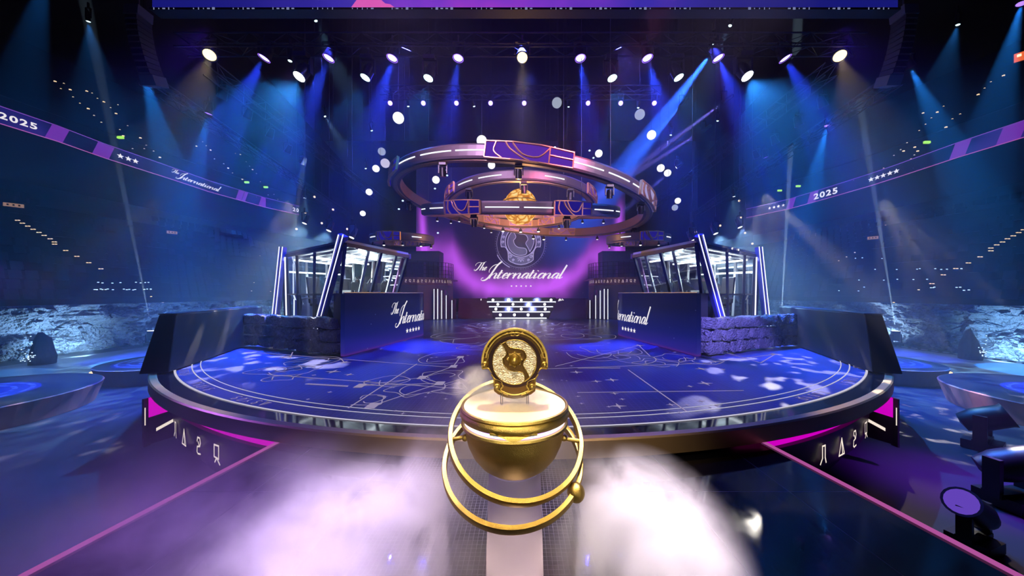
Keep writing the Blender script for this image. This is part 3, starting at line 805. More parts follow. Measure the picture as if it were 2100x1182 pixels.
M['chairtrim'] = pbr('white_chair_trim', (.5,.5,.55), .5)
M['deskblack'] = pbr('black_desk', (.02,.02,.022), .35)
M['monitorglow'] = emit('monitor_glow', (.55,.8,1), .7)
M['paper'] = pbr('white_card', (.7,.68,.62), .7)

WALL_A = Vector((4.43,8.1,0)); WALL_B = Vector((3.74,11.8,0)); NOSE_R = 1.5
def wallpath(s_):
    """point and outward normal (right booth) at arc length from the near corner"""
    d = WALL_B-WALL_A; L = d.length; d = d/L
    if s_ <= L: return WALL_A+d*s_, Vector((-d.y, d.x, 0))
    a = (s_-L)/NOSE_R; r = Vector((d.y, -d.x, 0)); cen = WALL_B+r*NOSE_R
    m = Matrix.Rotation(-a, 3, 'Z'); return cen+(m @ (-r*NOSE_R)), (m @ -r)
WL = (WALL_B-WALL_A).length
S_TXT = (10.06-8.1)/(11.8-8.1)*WL
TW = 3.1
for s, side in ((1,'right'),(-1,'left')):
    MX = lambda p: Vector((p.x*s, p.y, p.z))
    bt = thing('player_booth', '%s glass player booth with leaning mullions on a dark blue LED wall' % side, 'booth', (5.6*s, 10.6, SZ+.012))
    vs = []; fs = []; N = 60; TOT = WL+NOSE_R*2.1
    for i in range(N+1):
        p, n = wallpath(TOT*i/N)
        for oo, z in ((0,SZ+.012),(0,3.0),(.12,3.0),(.12,SZ+.012)): vs.append(MX(p-n*oo+Vector((0,0,z))))
    for i in range(N):
        for j in range(4): fs.append((4*i+j, 4*i+4+j, 4*i+4+(j+1) % 4, 4*i+(j+1) % 4))
    fs.append((0,1,2,3)); fs.append((4*N,4*N+1,4*N+2,4*N+3))
    MB().add(vs, fs).build('led_wall', M['boothwall'], bt, True)
    mb = MB(); lw_ = bt.children[-1]
    mb.tube([MX(wallpath(TOT*i/40)[0]+Vector((0,0,3.012))-wallpath(TOT*i/40)[1]*.03) for i in range(41)], .022, 6)
    mb.build('wall_cap', M['steel'], bt, True)
    if s > 0: fn = lambda u, v, w: (lambda q: MX(q[0]+q[1]*(.012+w)+Vector((0,0,2.0+v))))(wallpath(S_TXT+TW-u))
    else: fn = lambda u, v, w: (lambda q: MX(q[0]+q[1]*(.012+w)+Vector((0,0,2.0+v))))(wallpath(S_TXT+u))
    o = script_mb(fn, TW, tall=1.3).build('wall_lettering', M['print'], bt, True); o.parent = lw_; o['label'] = 'white script lettering wrapped round the LED wall'
    mb = MB()
    for i in range(5):
        f2 = lambda u, v, w, i=i: (lambda q: MX(q[0]+q[1]*(.012+w)+Vector((0,0,1.72+v))))(wallpath(S_TXT+.95+i*.2+u))
        mb.slab(star_poly(0,0,.085), 0, .004, f2)
    mb.build('wall_star', M['print'], bt, True).parent = lw_
    # glass house
    N1 = Vector((4.39,8.05,4.22)); F1 = Vector((3.73,10.68,4.22)); O1 = Vector((7.94,10.74,4.22)); G1 = Vector((7.3,13.3,4.22))
    N0 = Vector((5.1,8.95,2.2)); F0 = Vector((4.2,11.0,2.98)); O0 = Vector((7.8,10.7,2.2)); G0 = Vector((7.0,12.9,2.2))
    e1 = (F1-N1)*.34+N1; E1 = F1+(G1-F1)*.32; E0 = F0+(G0-F0)*.3; E0.z = 2.98
    rp = [N1, O1, G1, E1, F1]
    mb = MB(); b_ = len(mb.v)
    cen = sum(rp, Vector())/5
    base = [MX(p) for p in rp]; top = [MX(p+Vector((0,0,.07))) for p in rp]
    mb.add(base+top, [(4,3,2,1,0),(5,6,7,8,9)]+[(i,(i+1) % 5,5+(i+1) % 5,5+i) for i in range(5)])
    # roof edge frame rather than a lid: glass skylight between beams
    fr = MB()
    for i in range(5): fr.bar(MX(rp[i]), MX(rp[(i+1) % 5]), .09, .1)
    fr.build('roof_frame', M['frameblue'], bt, True)
    mb.build('ceiling', M['boothceil'], bt, True).location.z += .055
    bm_ = MB()
    for t in (.15,.3,.45,.6,.75,.9):
        bm_.bar(MX(N1+(F1-N1)*t+Vector((0,0,-.03))), MX(O1+(G1-O1)*t+Vector((0,0,-.03))), .05, .08)
    bm_.build('ceiling_beam', M['whiteframe'], bt, True)
    for q, t in enumerate((.2,.55,.85)):
        a = N1+(O1-N1)*t+(F1-N1)*.06+Vector((0,0,-.13)); c2 = a+(F1-N1)*.9
        MB().bar(MX(a), MX(c2), .06, .05).build('tube_light', M['tube'], bt, True)
        L = bpy.data.lights.new('booth_tube', 'AREA'); L.shape = 'RECTANGLE'; L.size = 2.4; L.size_y = .12; L.energy = 85; L.color = (.8,.93,1); L.spread = 2.2
        lo = bpy.data.objects.new('booth_tube', L); C.objects.link(lo); lo.parent = bt
        lo.location = MX((a+c2)/2+Vector((0,0,-.06)))-bt.location; lo.rotation_euler = (0,0,math.atan2((c2-a).y, (c2-a).x*s))
        l2 = L.copy(); l2.energy = 40; l2.spread = PI; lu = bpy.data.objects.new('booth_tube', l2); C.objects.link(lu); lu.parent = bt; lu.location = lo.location+Vector((0,0,.01)); lu.rotation_euler = (PI,0,-lo.rotation_euler[2])
    lt = MB().bar(MX(G1+Vector((0,0,-.45))), MX(O1+Vector((-.1,0,-.5))), .05, .05); lt.build('tube_light', M['tube'], bt, True)
    # mullions
    mu = []
    for t in (.02,.5): mu.append((F1+(N1-F1)*t, F0+(Vector((N0.x,N0.y,2.98))-F0)*t))
    mu.append((N1, Vector((N0.x,N0.y,2.2))))
    for t in (.42,.72,.93): mu.append((N1+(O1-N1)*t, N0+(O0-N0)*t))
    mu += [(E1, E0), (O1, O0), (G1, G0)]
    for a, b2 in mu: MB().bar(MX(a), MX(b2), .07, .1).build('mullion', M['frameblue'], bt, True)
    for a, b2 in [(G1+(E1-G1)*t, G0+(E0-G0)*t) for t in (.25,.5,.75)]+[(O1+(G1-O1)*t, O0+(G0-O0)*t) for t in (.33,.66)]+[(F1+(N1-F1)*t+Vector((.08,.04,0)), F0+(Vector((N0.x,N0.y,2.98))-F0)*t+Vector((.06,.03,0))) for t in (.2,.66)]:
        MB().bar(MX(a), MX(b2), .07, .07).build('white_post', M['whiteframe'], bt, True)
    a = F1+Vector((0,.02,.05))
    MB().bar(MX(F1+Vector((0,.05,.02))), MX(E1+Vector((0,.05,.02))), .16, .16).build('purple_header', M['purplepost'], bt, True)
    MB().bar(MX(F1+(E1-F1)*.2), MX(F0+(E0-F0)*.2), .14, .05).build('purple_post', M['purplepost'], bt, True)
    for z in (.25,.5): MB().bar(MX(F0+(F1-F0)*z+Vector((.02,0,0))), MX(E0+(E1-E0)*z), .02, .03).build('end_light', M['ledwhite'], bt, True)
    def pane(a, b2, c2, d2, nm, mat): MB().add([MX(a), MX(b2), MX(c2), MX(d2)], [(0,1,2,3)]).build(nm, mat, bt, True)
    N98 = Vector((N0.x,N0.y,2.98))
    pane(N98, F0, F1, N1, 'side_glass', M['glass']); pane(F0, E0, E1, F1, 'end_glass', M['glass'])
    Nm = N0+(N1-N0)*.38; Om = O0+(O1-O0)*.38
    pane(Nm, Om, O1, N1, 'front_glass', M['glass']); pane(N0, O0, Om, Nm, 'smoked_front_glass', M['glassdark'])
    pane(O0, G0, G1, O1, 'outer_glass', M['glass'])
    MB().bar(MX(Nm), MX(Om), .05, .05).build('glass_rail', M['frameblue'], bt, True)
    # raised floor inside and plinth below it
    fl = [Vector((4.75,9.0,0)), Vector((7.5,10.9,0)), Vector((6.9,12.7,0)), Vector((4.4,11.5,0))]
    MB().hexa([MX(p+Vector((0,0,SZ+.012))) for p in (fl if s > 0 else fl[::-1])], [MX(p+Vector((0,0,2.2))) for p in (fl if s > 0 else fl[::-1])]).build('raised_floor', M['boothfloor'], bt, True)
    MB().hexa([MX(p) for p in (Vector((4.5,8.25,SZ+.012)),Vector((5.0,8.6,SZ+.012)),Vector((4.9,9.0,SZ+.012)),Vector((4.42,8.7,SZ+.012)))][::s],
              [MX(p) for p in (Vector((4.5,8.25,3.0)),Vector((5.0,8.6,3.0)),Vector((4.9,9.0,3.0)),Vector((4.42,8.7,3.0)))][::s]).build('corner_plinth', M['boothfloor'], bt, True)
    # LED pillars
    for nm, (tx, ty, td), (bx, by, bd), wdt in (('near', (1432.6,482.8,8.0), (1479,657,8.93), .19), ('outer', (1556,507,10.45), (1571,652,10.45), .17)):
        a = W(tx, ty, td); b2 = W(bx, by, bd)
        b2 = b2+(b2-a)*.3 if b2.z > 2.3 else b2
        t = (SZ+.075-a.z)/(b2.z-a.z); b2 = a+(b2-a)*t; b2.z = SZ+.075
        pl = thing('light_pillar', 'leaning steel pillar with two white light strips at the %s corner of the %s booth' % (nm, side), 'light pillar', MX(b2), 'light pillars of the booths')
        pb_ = MB().bar(MX(a), MX(b2), wdt, wdt*.8, Vector((0,-1,0))).build('pillar_body', M['pillarlitblue'], pl, True)
        off = Vector((0,-wdt*.5-.004,0)); xx = Vector((1,0,0))
        for q in (-.3,.3):
            MB().bar(MX(a+off+xx*wdt*q), MX(b2+off+xx*wdt*q+Vector((0,0,.05))), .022, .012, Vector((0,-1,0))).build('light_strip', M['ledwhite'], pl, True).parent = pb_
    MB().bar(MX(O1+(N1-O1)*.1+Vector((0,-.12,-.05))), MX(O0+(N0-O0)*.07+Vector((0,-.12,-.25))), .03, .03).build('light_strip', M['ledwhite'], bt, True)
    # furniture inside
    ax = Vector((F0.x-N0.x, F0.y-N0.y, 0)).normalized()
    dk0 = Vector((5.42,9.38,0)); 
    dk = thing('gaming_desk', 'long black desk behind the glass of the %s booth' % side, 'desk', MX(dk0+ax*1.1+Vector((.05,.1,2.203))))
    q = Vector((ax.y, -ax.x, 0))
    def rel(u, v, z): return MX(dk0+ax*u+q*v+Vector((0,0,z)))
    MB().bar(rel(-.2,.05,2.93), rel(2.0,.05,2.93), .6, .04).build('desk_top', M['deskblack'], dk, True)
    for u in (-.1,.9,1.9): MB().bar(rel(u,.05,2.203), rel(u,.05,2.91), .06, .45, Vector((0,1,0))).build('desk_leg', M['deskblack'], dk, True)
    for i in range(4):
        u = .1+i*.56
        mo = thing('monitor', 'black monitor on the %s booth desk, %s from the corner pillar' % (side, ORD[i]), 'monitor', rel(u,.05,2.953), 'monitors in the %s booth' % side)
        MB().box(rel(u,.05,2.962), (.2,.16,.014)).build('foot', M['black'], mo, True)
        MB().bar(rel(u,.05,2.96), rel(u,.05,3.15), .04).build('stem', M['black'], mo, True)
        MB().bar(rel(u-.2,.03,3.22), rel(u+.2,.03,3.22), .03, .26).build('screen_back', M['black'], mo, True).name; sbk = mo.children[-1]
        MB().bar(rel(u-.18,.05,3.22), rel(u+.18,.05,3.22), .004, .22).build('display', M['monitorglow'], mo, True).parent = sbk
        ch = thing('gaming_chair', 'dark high backed gaming chair in the %s booth, %s from the corner pillar' % (side, ORD[i]), 'chair', rel(u,.75,2.203), 'chairs in the %s booth' % side)
        MB().lathe([(1e-3,.0),(.28,.0),(.28,.04),(.05,.08),(.04,.4),(1e-3,.4)], 10, rel(u,.75,2.203)).build('base', M['black'], ch, True)
        MB().box(rel(u,.75,2.66), (.42,.44,.1)).build('seat', M['chairfab'], ch, True, bevel=.03)
        MB().hexa([rel(u-.2,.95,2.7),rel(u+.2,.95,2.7),rel(u+.2,1.03,2.7),rel(u-.2,1.03,2.7)], [rel(u-.19,1.1,3.5),rel(u+.19,1.1,3.5),rel(u+.19,1.18,3.5),rel(u-.19,1.18,3.5)]).build('backrest', M['chairfab'], ch, True, bevel=.02)
        for w2 in (-.23,.23): MB().bar(rel(u+w2,.6,2.86), rel(u+w2,.95,2.86), .06, .05).build('armrest', M['chairtrim'], ch, True)
    for i in range(3):
        u = .38+i*.56
        ma = thing('microphone_arm', 'black boom microphone arm clamped to the %s booth desk, %s from the corner pillar' % (side, ORD[i]), 'microphone', rel(u,-.2,2.953), 'microphone arms in the %s booth' % side)
        MB().tube([rel(u,-.2,2.953), rel(u,-.2,3.3), rel(u+.22,-.12,3.5), rel(u+.4,-.05,3.42)], .014, 6).build('arm', M['black'], ma, True)
        MB().sphere(rel(u+.42,-.05,3.39), .05, 10, 6, (1,1,1.3)).build('microphone_head', M['black'], ma, True)
    cd = MB().box(rel(.1,-.3,3.02), (.34,.02,.14)).build('name_card', M['paper'])
    tag(cd, 'white card standing on the %s booth desk by the corner pillar' % side, 'card')
# ================================================================== ring chandeliers
M['ringdark'] = pbr('ring_grey_metal', (.2,.16,.17), .45, .5, var=(.9,.75))
M['panelblue'] = emit('blue_backlit_panel', (.04,.02,.6), .32)
M['panelviolet'] = emit('violet_backlit_panel', (.2,.05,.75), .5)
M['panellilac'] = emit('lilac_backlit_panel', (.6,.5,.9), .6)
def frame_at(cen, near_up, right_up):
    """axes of a tilted ring: near_up / right_up = rise per metre toward the camera / to the right"""
    ex = Vector((1,0,right_up)).normalized(); ey = Vector((0,1,-near_up)); ey = (ey-ex*ey.dot(ex)).normalized(); ez = ex.cross(ey)
    m = Matrix((ex, ey, ez)).transposed().to_4x4(); m.translation = cen; return m
def rpt(fr, r, ang, z): return fr @ Vector((r*math.sin(ang), -r*math.cos(ang), z))   # ang 0 = toward the camera, + right
def ring_lamp(name, label, cat, p, group, mat, r=.07, down=True):
    root = thing(name, label, cat, p, group)
    MB().lathe([(1e-4,0),(.03,0),(.03,-.06),(r*.9,-.08),(r,-.08-r*1.6),(r*.85,-.08-r*1.6)], 12).build('housing', M['housing'], root)
    MB().sphere((0,0,-.08-r*1.5), r*.82, 10, 6, (1,1,.6)).build('bulb', mat, root)
    return root
def lattice(mb, fr, r, a0, a1, h, lift, w=.05):
    fn = lambda u, v, ww: rpt(fr, r+lift+ww, a0+(a1-a0)*u, (v-.5)*h)
    L = abs(a1-a0)*r
    ws = w/L if False else w
    def st(pts, wd=w):
        for a, b in zip(pts, pts[1:]):
            A = fn(*a, 0); B = fn(*b, 0); mb.bar(A, B, wd, .03, up=(fr.to_3x3() @ Vector((math.sin(a0), -math.cos(a0), 0))).cross(Vector((1,0,.3))).normalized())
    st([(0,0),(0,1),(.3,1.03),(.6,1.03),(1,.98),(1,.02),(.6,-.03),(.3,-.03),(0,0)], w*1.1)
    st(crom([(.22,1),(.28,.6),(.42,.15),(.5,0)],3)); st(crom([(.30,.98),(.42,.35),(.6,.3),(.72,.98)],3)); st([(.72,0),(.72,1)]); st([(.72,.52),(1,.52)]); st(crom([(.12,1),(.1,.4),(.2,0)],3))
def make_ring(label, cen, R, nu, ru, h, th, npan, leds, name='ring_chandelier', seed=0):
    fr = frame_at(cen, nu, ru)
    root = thing(name, label, 'chandelier', cen)
    prof = [(R-th,-h/2),(R-th*.1,-h/2),(R,-h*.36),(R,h*.36),(R-th*.1,h/2),(R-th,h/2)]
    MB().ring(fr, prof, 128).build('ring_band', M['ringdark'], root, True)
    mb = MB().ring(fr, [(R-th-.012,-h*.47),(R-th-.002,-h*.47),(R-th-.002,h*.47),(R-th-.012,h*.47)], 128); mb.build('copper_lining', M['copper'], root, True)
    mb = MB().ring(fr, [(R-th*.7,-h/2-.03),(R-th*.3,-h/2-.03),(R-th*.3,-h/2),(R-th*.7,-h/2)], 96); mb.build('underside_channel', M['rimgold'], root, True)
    for a, w in leds:
        mb = MB(); a = math.radians(a); w = math.radians(w)
        mb.ring(fr @ Matrix.Rotation(-PI/2+a-w/2, 4, 'Z'), [(R+.002,-.018),(R+.016,-.018),(R+.016,.018),(R+.002,.018)], 8, 0, w)
        mb.build('light_slot', M['ledwhite'], root, True)
    for a, w, kind in npan:
        a = math.radians(a); w = math.radians(w)
        mb = MB(); mb.ring(fr @ Matrix.Rotation(-PI/2+a-w/2, 4, 'Z'), [(R+.01,-h*.55),(R+.05,-h*.55),(R+.05,h*.55),(R+.01,h*.55)], 10, 0, w)
        bp_ = mb.build('backlit_panel', [M['panelblue'],M['panelviolet'],M['panellilac']][kind], root, True)
        g = MB(); lattice(g, fr, R, a-w/2, a+w/2, h*1.08, .07, .07*h/.4); g.build('panel_lattice', M['grille'], root, True).parent = bp_
    # inner cut-out panels on the far side
    for a, w in ((180,24),(152,18),(212,18)):
        a = math.radians(a); w = math.radians(w); g = MB()
        fn = lambda u, v: rpt(fr, R-th-.05, a-w/2+w*u, (v-.5)*h*.9)
        MB().ring(fr @ Matrix.Rotation(-PI/2+a-w/2, 4, 'Z'), [(R-th-.03,-h*.45),(R-th-.015,-h*.45),(R-th-.015,h*.45),(R-th-.03,h*.45)], 8, 0, w).build('violet_inlay', M['purplepost'], root, True); vi_ = root.children[-1]
        P = [((0,0),(0,1)),((1,0),(1,1)),((0,0),(1,0)),((0,1),(1,1)),((.12,0),(.3,1)),((.3,1),(.5,.35)),((.5,.35),(.72,0)),((.5,.35),(.75,1)),((.2,.45),(0,.6)),((.62,.15),(1,.55)),((.86,.4),(.88,1))]
        for p, q in P: g.bar(fn(*p), fn(*q), .05*h/.4, .03)
        g.build('inner_lattice', M['grille'], root, True).parent = vi_
    return fr, root
CZ = CAMZ+3.88
A_c = Vector((.06,14.34,CZ)); B_c = Vector((0,14.34,CAMZ+3.62)); C_c = Vector((0,14.34,CAMZ+3.93))
frA, ringA = make_ring('largest outer ring of the hanging chandelier, tilted up to the left', A_c, 5.45, 0.0, -.118, .42, .34,
    [(2,26,1),(55,22,2),(-62,24,0),(140,20,1)], [(-46,15),(-29,13),(-15,12),(20,12),(33,10),(43,6),(70,8),(80,7),(88,5),(-78,8),(-90,6)])
frB, ringB = make_ring('edge-on middle ring of the chandelier crossing in front of the gold globe', B_c, 4.25, -.215, -.012, .40, .3,
    [(-27,19,0),(24,19,0)], [(-62,9),(-45,12),(-8,15),(9,15),(45,17),(62,9)])
frC, ringC = make_ring('inner ring of the chandelier arching over the gold globe', C_c, 3.22, .06, -.01, .36, .3,
    [(-64,26,1),(64,26,1)], [(-40,14),(-20,16),(22,14)])
# the hanging wires hold the rings
M['wire'] = pbr('thin_steel_wire', (.1,.1,.12), .5)
for nm, fr, R, root in (('a',frA,5.3,ringA),('b',frB,4.1,ringB),('c',frC,3.1,ringC)):
    for a in (0, 120, 240):
        p = rpt(fr, R, math.radians(a+30), .2); MB().tube([p, Vector((p.x,p.y,20.0))], .008, 5).build('suspension_wire', M['wire'], root, True)
# lamps under the rings
spec = [(990,434),(1000,442),(927,440),(1008,462),(1012,470),(1065,472),(1120,467),(1138,467),(1171,448),(1222,447),(1254,440),(1202,470),(1258,464),(1300,455)]
nA = 0
def lamp_under(fr, R, ang, h, lab, mat, r):
    p = rpt(fr, R, math.radians(ang), -h/2-.03)
    return ring_lamp('ring_lamp', lab, 'lamp', p, 'small lamps under the chandelier rings', mat, r)
LW = emit('ring_lamp_bulb', (1,.9,.78), 5); LD = emit('ring_lamp_bulb_soft', (.9,.9,1), 1.2)
for fr, R, lst, nm, h in ((frA,5.3,(200,172,165,150,128,110,228,246,262),'outer',.42),(frB,4.1,(150,128,105,232,256),'middle',.40),(frC,3.08,(162,180,198,140,218),'inner',.36)):
    for i, a in enumerate(lst):
        bright = (nm == 'inner' and a in (162,180,198)) or (nm == 'outer' and a in (172,165))
        lamp_under(fr, R, a, h, 'small lamp under the %s chandelier ring, %s of its row' % (nm, ORD[i]), LW if bright else LD, .09 if bright else .075)
# black moving heads under the near edges
def moving_head(label, p, group, lens, aimv, scale=1.0, cat='stage light'):
    root = thing('moving_head_light', label, cat, p, group)
    k = scale
    MB().box((0,0,-.06*k), (.34*k,.34*k,.12*k)).build('base', M['housing'], root)
    y = MB(); y.box((-.2*k,0,-.3*k), (.05*k,.12*k,.4*k)); y.box((.2*k,0,-.3*k), (.05*k,.12*k,.4*k)); y.box((0,0,-.13*k), (.44*k,.14*k,.05*k)); y.build('yoke', M['housing'], root)
    rot = aim((0,0,0), aimv).to_matrix()
    MB().lathe([(1e-4,.22*k),(.12*k,.2*k),(.16*k,.05*k),(.15*k,-.2*k),(.165*k,-.24*k),(.14*k,-.24*k)], 18, (0,0,-.42*k), rot).build('head', M['housing'], root, smooth=True)
    MB().lathe([(1e-4,-.225*k),(.142*k,-.235*k)], 18, (0,0,-.42*k), rot).build('lens', lens, root)
    return root
M['lens_off'] = pbr('dark_glass_lens', (.02,.02,.03), .1)
for i, (fr, R, a, h) in enumerate(((frA,5.25,-1,.42),(frA,5.25,31,.42),(frA,5.25,-27,.42),(frA,5.25,52,.42),(frB,4.1,-22,.4),(frB,4.1,22,.4),(frC,3.1,-38,.36),(frC,3.1,36,.36),(frC,3.1,2,.36),(frA,5.25,-96,.42),(frA,5.25,96,.42))):
    p = rpt(fr, R, math.radians(a), -h/2-.05)
    moving_head('unlit black moving light slung under the chandelier, %s of the set' % ORD[i], p, 'unlit moving lights under the chandelier', M['lens_off'], (0,.2,-1), .6)
# golden globe
k = NT('glowing_gold_scrollwork'); tc = k.n('TexCoord'); nzg = k.n('TexNoise'); nzg.inputs['Scale'].default_value = 1.6; nzg.inputs['Detail'].default_value = 1; k.l(tc.outputs['Object'], nzg.inputs['Vector'])
mxg = k.n('VectorMath'); mxg.operation = 'MULTIPLY_ADD'; k.l(nzg.outputs['Color'], mxg.inputs[0]); mxg.inputs[1].default_value = (1.3,1.3,1.3); k.l(tc.outputs['Object'], mxg.inputs[2])
wv = k.n('TexVoronoi'); wv.feature = 'DISTANCE_TO_EDGE'; wv.inputs['Scale'].default_value = 2.6; k.l(mxg.outputs[0], wv.inputs['Vector'])
col = k.ramp(wv.outputs[0], [(0,(.5,.14,.01)),(.07,(.8,.3,.03)),(.16,(1,.58,.14)),(.4,(1,.82,.4))])
em = k.n('Emission'); k.l(col, em.inputs[0]); em.inputs[1].default_value = .95; k.l(em.outputs[0], k.out.inputs[0]); M['globe'] = k.m
gc = Vector((-.02,14.34,CAMZ+3.83))
gb = thing('gold_globe', 'glowing gold scrollwork globe hanging inside the chandelier rings', 'globe', gc)
pr = [(.76*math.sin(PI*i/28), -.76*math.cos(PI*i/28)) for i in range(1, 28)]
pr = [(1e-4,-.76)]+[p for p in pr if p[1] < .12]+[(.745,.16),(.79,.18),(.79,.22),(.70,.25)]+[(p[0]*.96, p[1]+.05) for p in pr if p[1] > .25]+[(1e-4,.79)]
MB().lathe(pr, 40, (0,0,0), Matrix.Rotation(.1,3,'Y')).build('globe_shell', M['globe'], gb, smooth=True)
MB().lathe([(.79,.18),(.81,.2),(.79,.22)], 40).build('rim_band', M['goldsmooth'], gb)
MB().tube([(0,0,.75),(0,0,2.2)], .03, 6).build('hanger', M['steel'], gb)
L = bpy.data.lights.new('globe_glow', 'POINT'); L.energy = 110; L.color = (1,.52,.2); L.shadow_soft_size = .8
lo = bpy.data.objects.new('globe_glow', L); C.objects.link(lo); lo.parent = gb; lo.location = (0,0,-.1); 
# let the light out of its shell: it sits below and above instead
lo.location = (0,0,1.15); L.shadow_soft_size = .25
L2 = L.copy(); L2.energy = 240; lo2 = bpy.data.objects.new('globe_glow', L2); C.objects.link(lo2); lo2.parent = gb; lo2.location = (0,-.1,-1.1)
# small rings over the rear of each booth
for s, side in ((-1,'left'),(1,'right')):
    cen = Vector((-5.5 if s < 0 else 5.45, 15.0, CAMZ+2.5))
    fr, root = make_ring('small flat ring light hanging behind the %s player booth' % side, cen, 1.42, -.05, 0, .34, .2, [(4*s,40,0)], [(-40,18),(44,18)], name='ring_light')
    for i, a in enumerate((-50,-15,20,55,90,-90)):
        p = rpt(fr, 1.32, math.radians(a), -.2); ring_lamp('ring_lamp', 'small lamp under the ring light behind the %s booth, %s of its row' % (side, ORD[i]), 'lamp', p, 'lamps under the %s ring light' % side, LW if i in (1,3) else LD, .06)
    for a in (70*s,110*s):
        p = rpt(fr, 1.32, math.radians(a), .15); MB().tube([p, Vector((p.x,p.y,20))], .006, 5).build('suspension_wire', M['wire'], root, True)

# ================================================================== white hanging balls
M['ball'] = emit('lit_white_ball', (1,1,1), 1.15); M['ballgrey'] = emit('dim_white_ball', (.6,.68,.85), .55); M['ballpink'] = emit('dim_lilac_ball', (.72,.66,.85), .8)
balls = [(817,242,22,0),(1142,211,20,1),(1312,235,20,1),(1336,277,18,0),(988,289,21,0),(1228,315,15,0),(783,311,15,1),(790,335,18,2),(771,346,14,0),(1008,339,15,0),(894,369,15,0),(1119,368,15,2),(757,394,13,0),(744,438,11,0),(1355,345,15,0),(1369,355,14,0),(1390,412,12,0),(1384,426,12,1)]
for px, py, sz, kd in balls:
    d = min(20, .36*F_/sz); p = W(px, py, d)
    nb = 'left of' if px < 815 else ('above' if py < 300 and px < 1150 else ('right of' if px > 1200 else 'inside'))
    root = thing('hanging_ball', '%s white ball hanging %s the chandelier, %s from the left of all balls' % (['bright','dim grey','dim lilac'][kd], nb, ORD[sorted(b[0] for b in balls).index(px)]), 'hanging ball', p, 'white balls hanging round the chandelier')
    MB().sphere((0,0,0), sz/2*d/F_, 24, 14).build('ball', [M['ball'],M['ballgrey'],M['ballpink']][kd], root, smooth=True)
    MB().tube([(0,0,sz/2*d/F_),(0,0,20-p.z)], .004, 4).build('wire', M['wire'], root)
drops = [(995,298),(1002,313),(928,306),(926,322),(999,301),(1073,299),(1074,315),(1138,302),(1143,315),(1145,330),(1209,309),(1217,324),(1215,337),(1223,350),(915,350),(917,360),(840,428),(826,412),(818,429),(898,478),(892,387),(1070,305)]
for i, (px, py) in enumerate(drops):
    p = W(px, py, 17.0)
    root = thing('hanging_bulb', 'tiny white bulb on a wire over the chandelier, %s of the strand' % (ORD[i] if i < 20 else ['twenty-first','twenty-second'][i-20]), 'bulb', p, 'tiny bulbs hanging over the chandelier')
    MB().sphere((0,0,0), .05, 8, 6, (1.2,1.2,.8)).build('bulb', M['bulbcool'], root); MB().tube([(0,0,.04),(0,0,20-p.z)], .003, 4).build('wire', M['wire'], root)
# ================================================================== light helper
def spot(name, loc, dst, watt, col, deg, blend=.3, soft=.06, parent=None, gobo=None):
    L = bpy.data.lights.new(name, 'SPOT'); L.energy = watt; L.color = col; L.spot_size = math.radians(deg); L.spot_blend = blend; L.shadow_soft_size = soft
    if gobo:
        L.use_nodes = True; t = L.node_tree; em = t.nodes['Emission']
        tc = t.nodes.new('ShaderNodeTexCoord'); mp = t.nodes.new('ShaderNodeMapping'); mp.inputs['Scale'].default_value = gobo[1]; mp.inputs['Location'].default_value = gobo[4] if len(gobo) > 4 else (0,0,0)
        nz = t.nodes.new('ShaderNodeTexNoise' if gobo[0] == 'noise' else 'ShaderNodeTexVoronoi'); nz.inputs['Scale'].default_value = 1
        mr = t.nodes.new('ShaderNodeMapRange'); mr.inputs['From Min'].default_value = gobo[2]; mr.inputs['From Max'].default_value = gobo[3]; mr.inputs['To Min'].default_value = 0; mr.inputs['To Max'].default_value = 1
        t.links.new(tc.outputs['Normal'], mp.inputs[0]); t.links.new(mp.outputs[0], nz.inputs['Vector']); t.links.new(nz.outputs[0], mr.inputs[0]); t.links.new(mr.outputs[0], em.inputs['Strength'])
    o = bpy.data.objects.new(name, L); C.objects.link(o)
    o.rotation_euler = aim(loc, dst)
    if parent is not None: o.parent = parent; o.location = Vector(loc)-parent.location
    else: o.location = loc
    return o

# ================================================================== overhead rig
def truss(p0, p1, label, s_=.45, name='lighting_truss'):
    p0 = Vector(p0); p1 = Vector(p1); root = thing(name, label, 'truss', p0)
    d = (p1-p0); L = d.length; d.normalize(); x = d.cross(Vector((0,0,1))).normalized(); z = x.cross(d)
    ch = MB(); cs = [x*a*s_/2+z*b*s_/2 for a in (-1,1) for b in (-1,1)]
    for c in cs: ch.tube([p0+c, p1+c], .026, 6)
    ch.build('chord_tube', M['truss'], root, True)
    br = MB(); n = int(L/.6)
    for i in range(n):
        a = p0+d*(L*i/n); b = p0+d*(L*(i+1)/n)
        for u, v in ((0,1),(2,3),(0,2),(1,3)):
            br.tube([a+cs[u if i % 2 else v], b+cs[v if i % 2 else u]], .012, 4, caps=False)
    br.build('lacing_tube', M['truss'], root, True)
    return root
truss((-11.4,10.8,11.35), (11.4,10.8,11.35), 'long overhead lighting truss across the front of the stage')
truss((-7,16.2,13.1), (7,16.2,13.1), 'upper rear truss carrying the row of small violet lamps')
truss((-11.2,11.6,11.1), (-12.4,31,11.2), 'dark truss running back along the left side of the rig')
truss((11.2,11.6,11.1), (12.4,31,11.2), 'dark truss running back along the right side of the rig')
truss((-14.0,12.0,11.0), (-17.6,32,11.0), 'outer left truss hung with black drape')
truss((14.0,12.0,11.0), (17.6,32,11.0), 'outer right truss hung with black drape')
for s, side in ((-1,'left'),(1,'right')):
    dr = MB().add([(14.0*s,12.0,11.3),(17.6*s,32,11.3),(17.6*s,32,16),(14.0*s,12,16)], [(0,1,2,3)])
    dr.add([(14.1*s,12.0,11.3),(17.7*s,32,11.3),(17.7*s,32,16),(14.1*s,12,16)], [(0,1,2,3)])
    tag(dr.build('black_drape', M['blackmatte']), 'long black drape hanging above the outer %s truss' % side, 'drape')
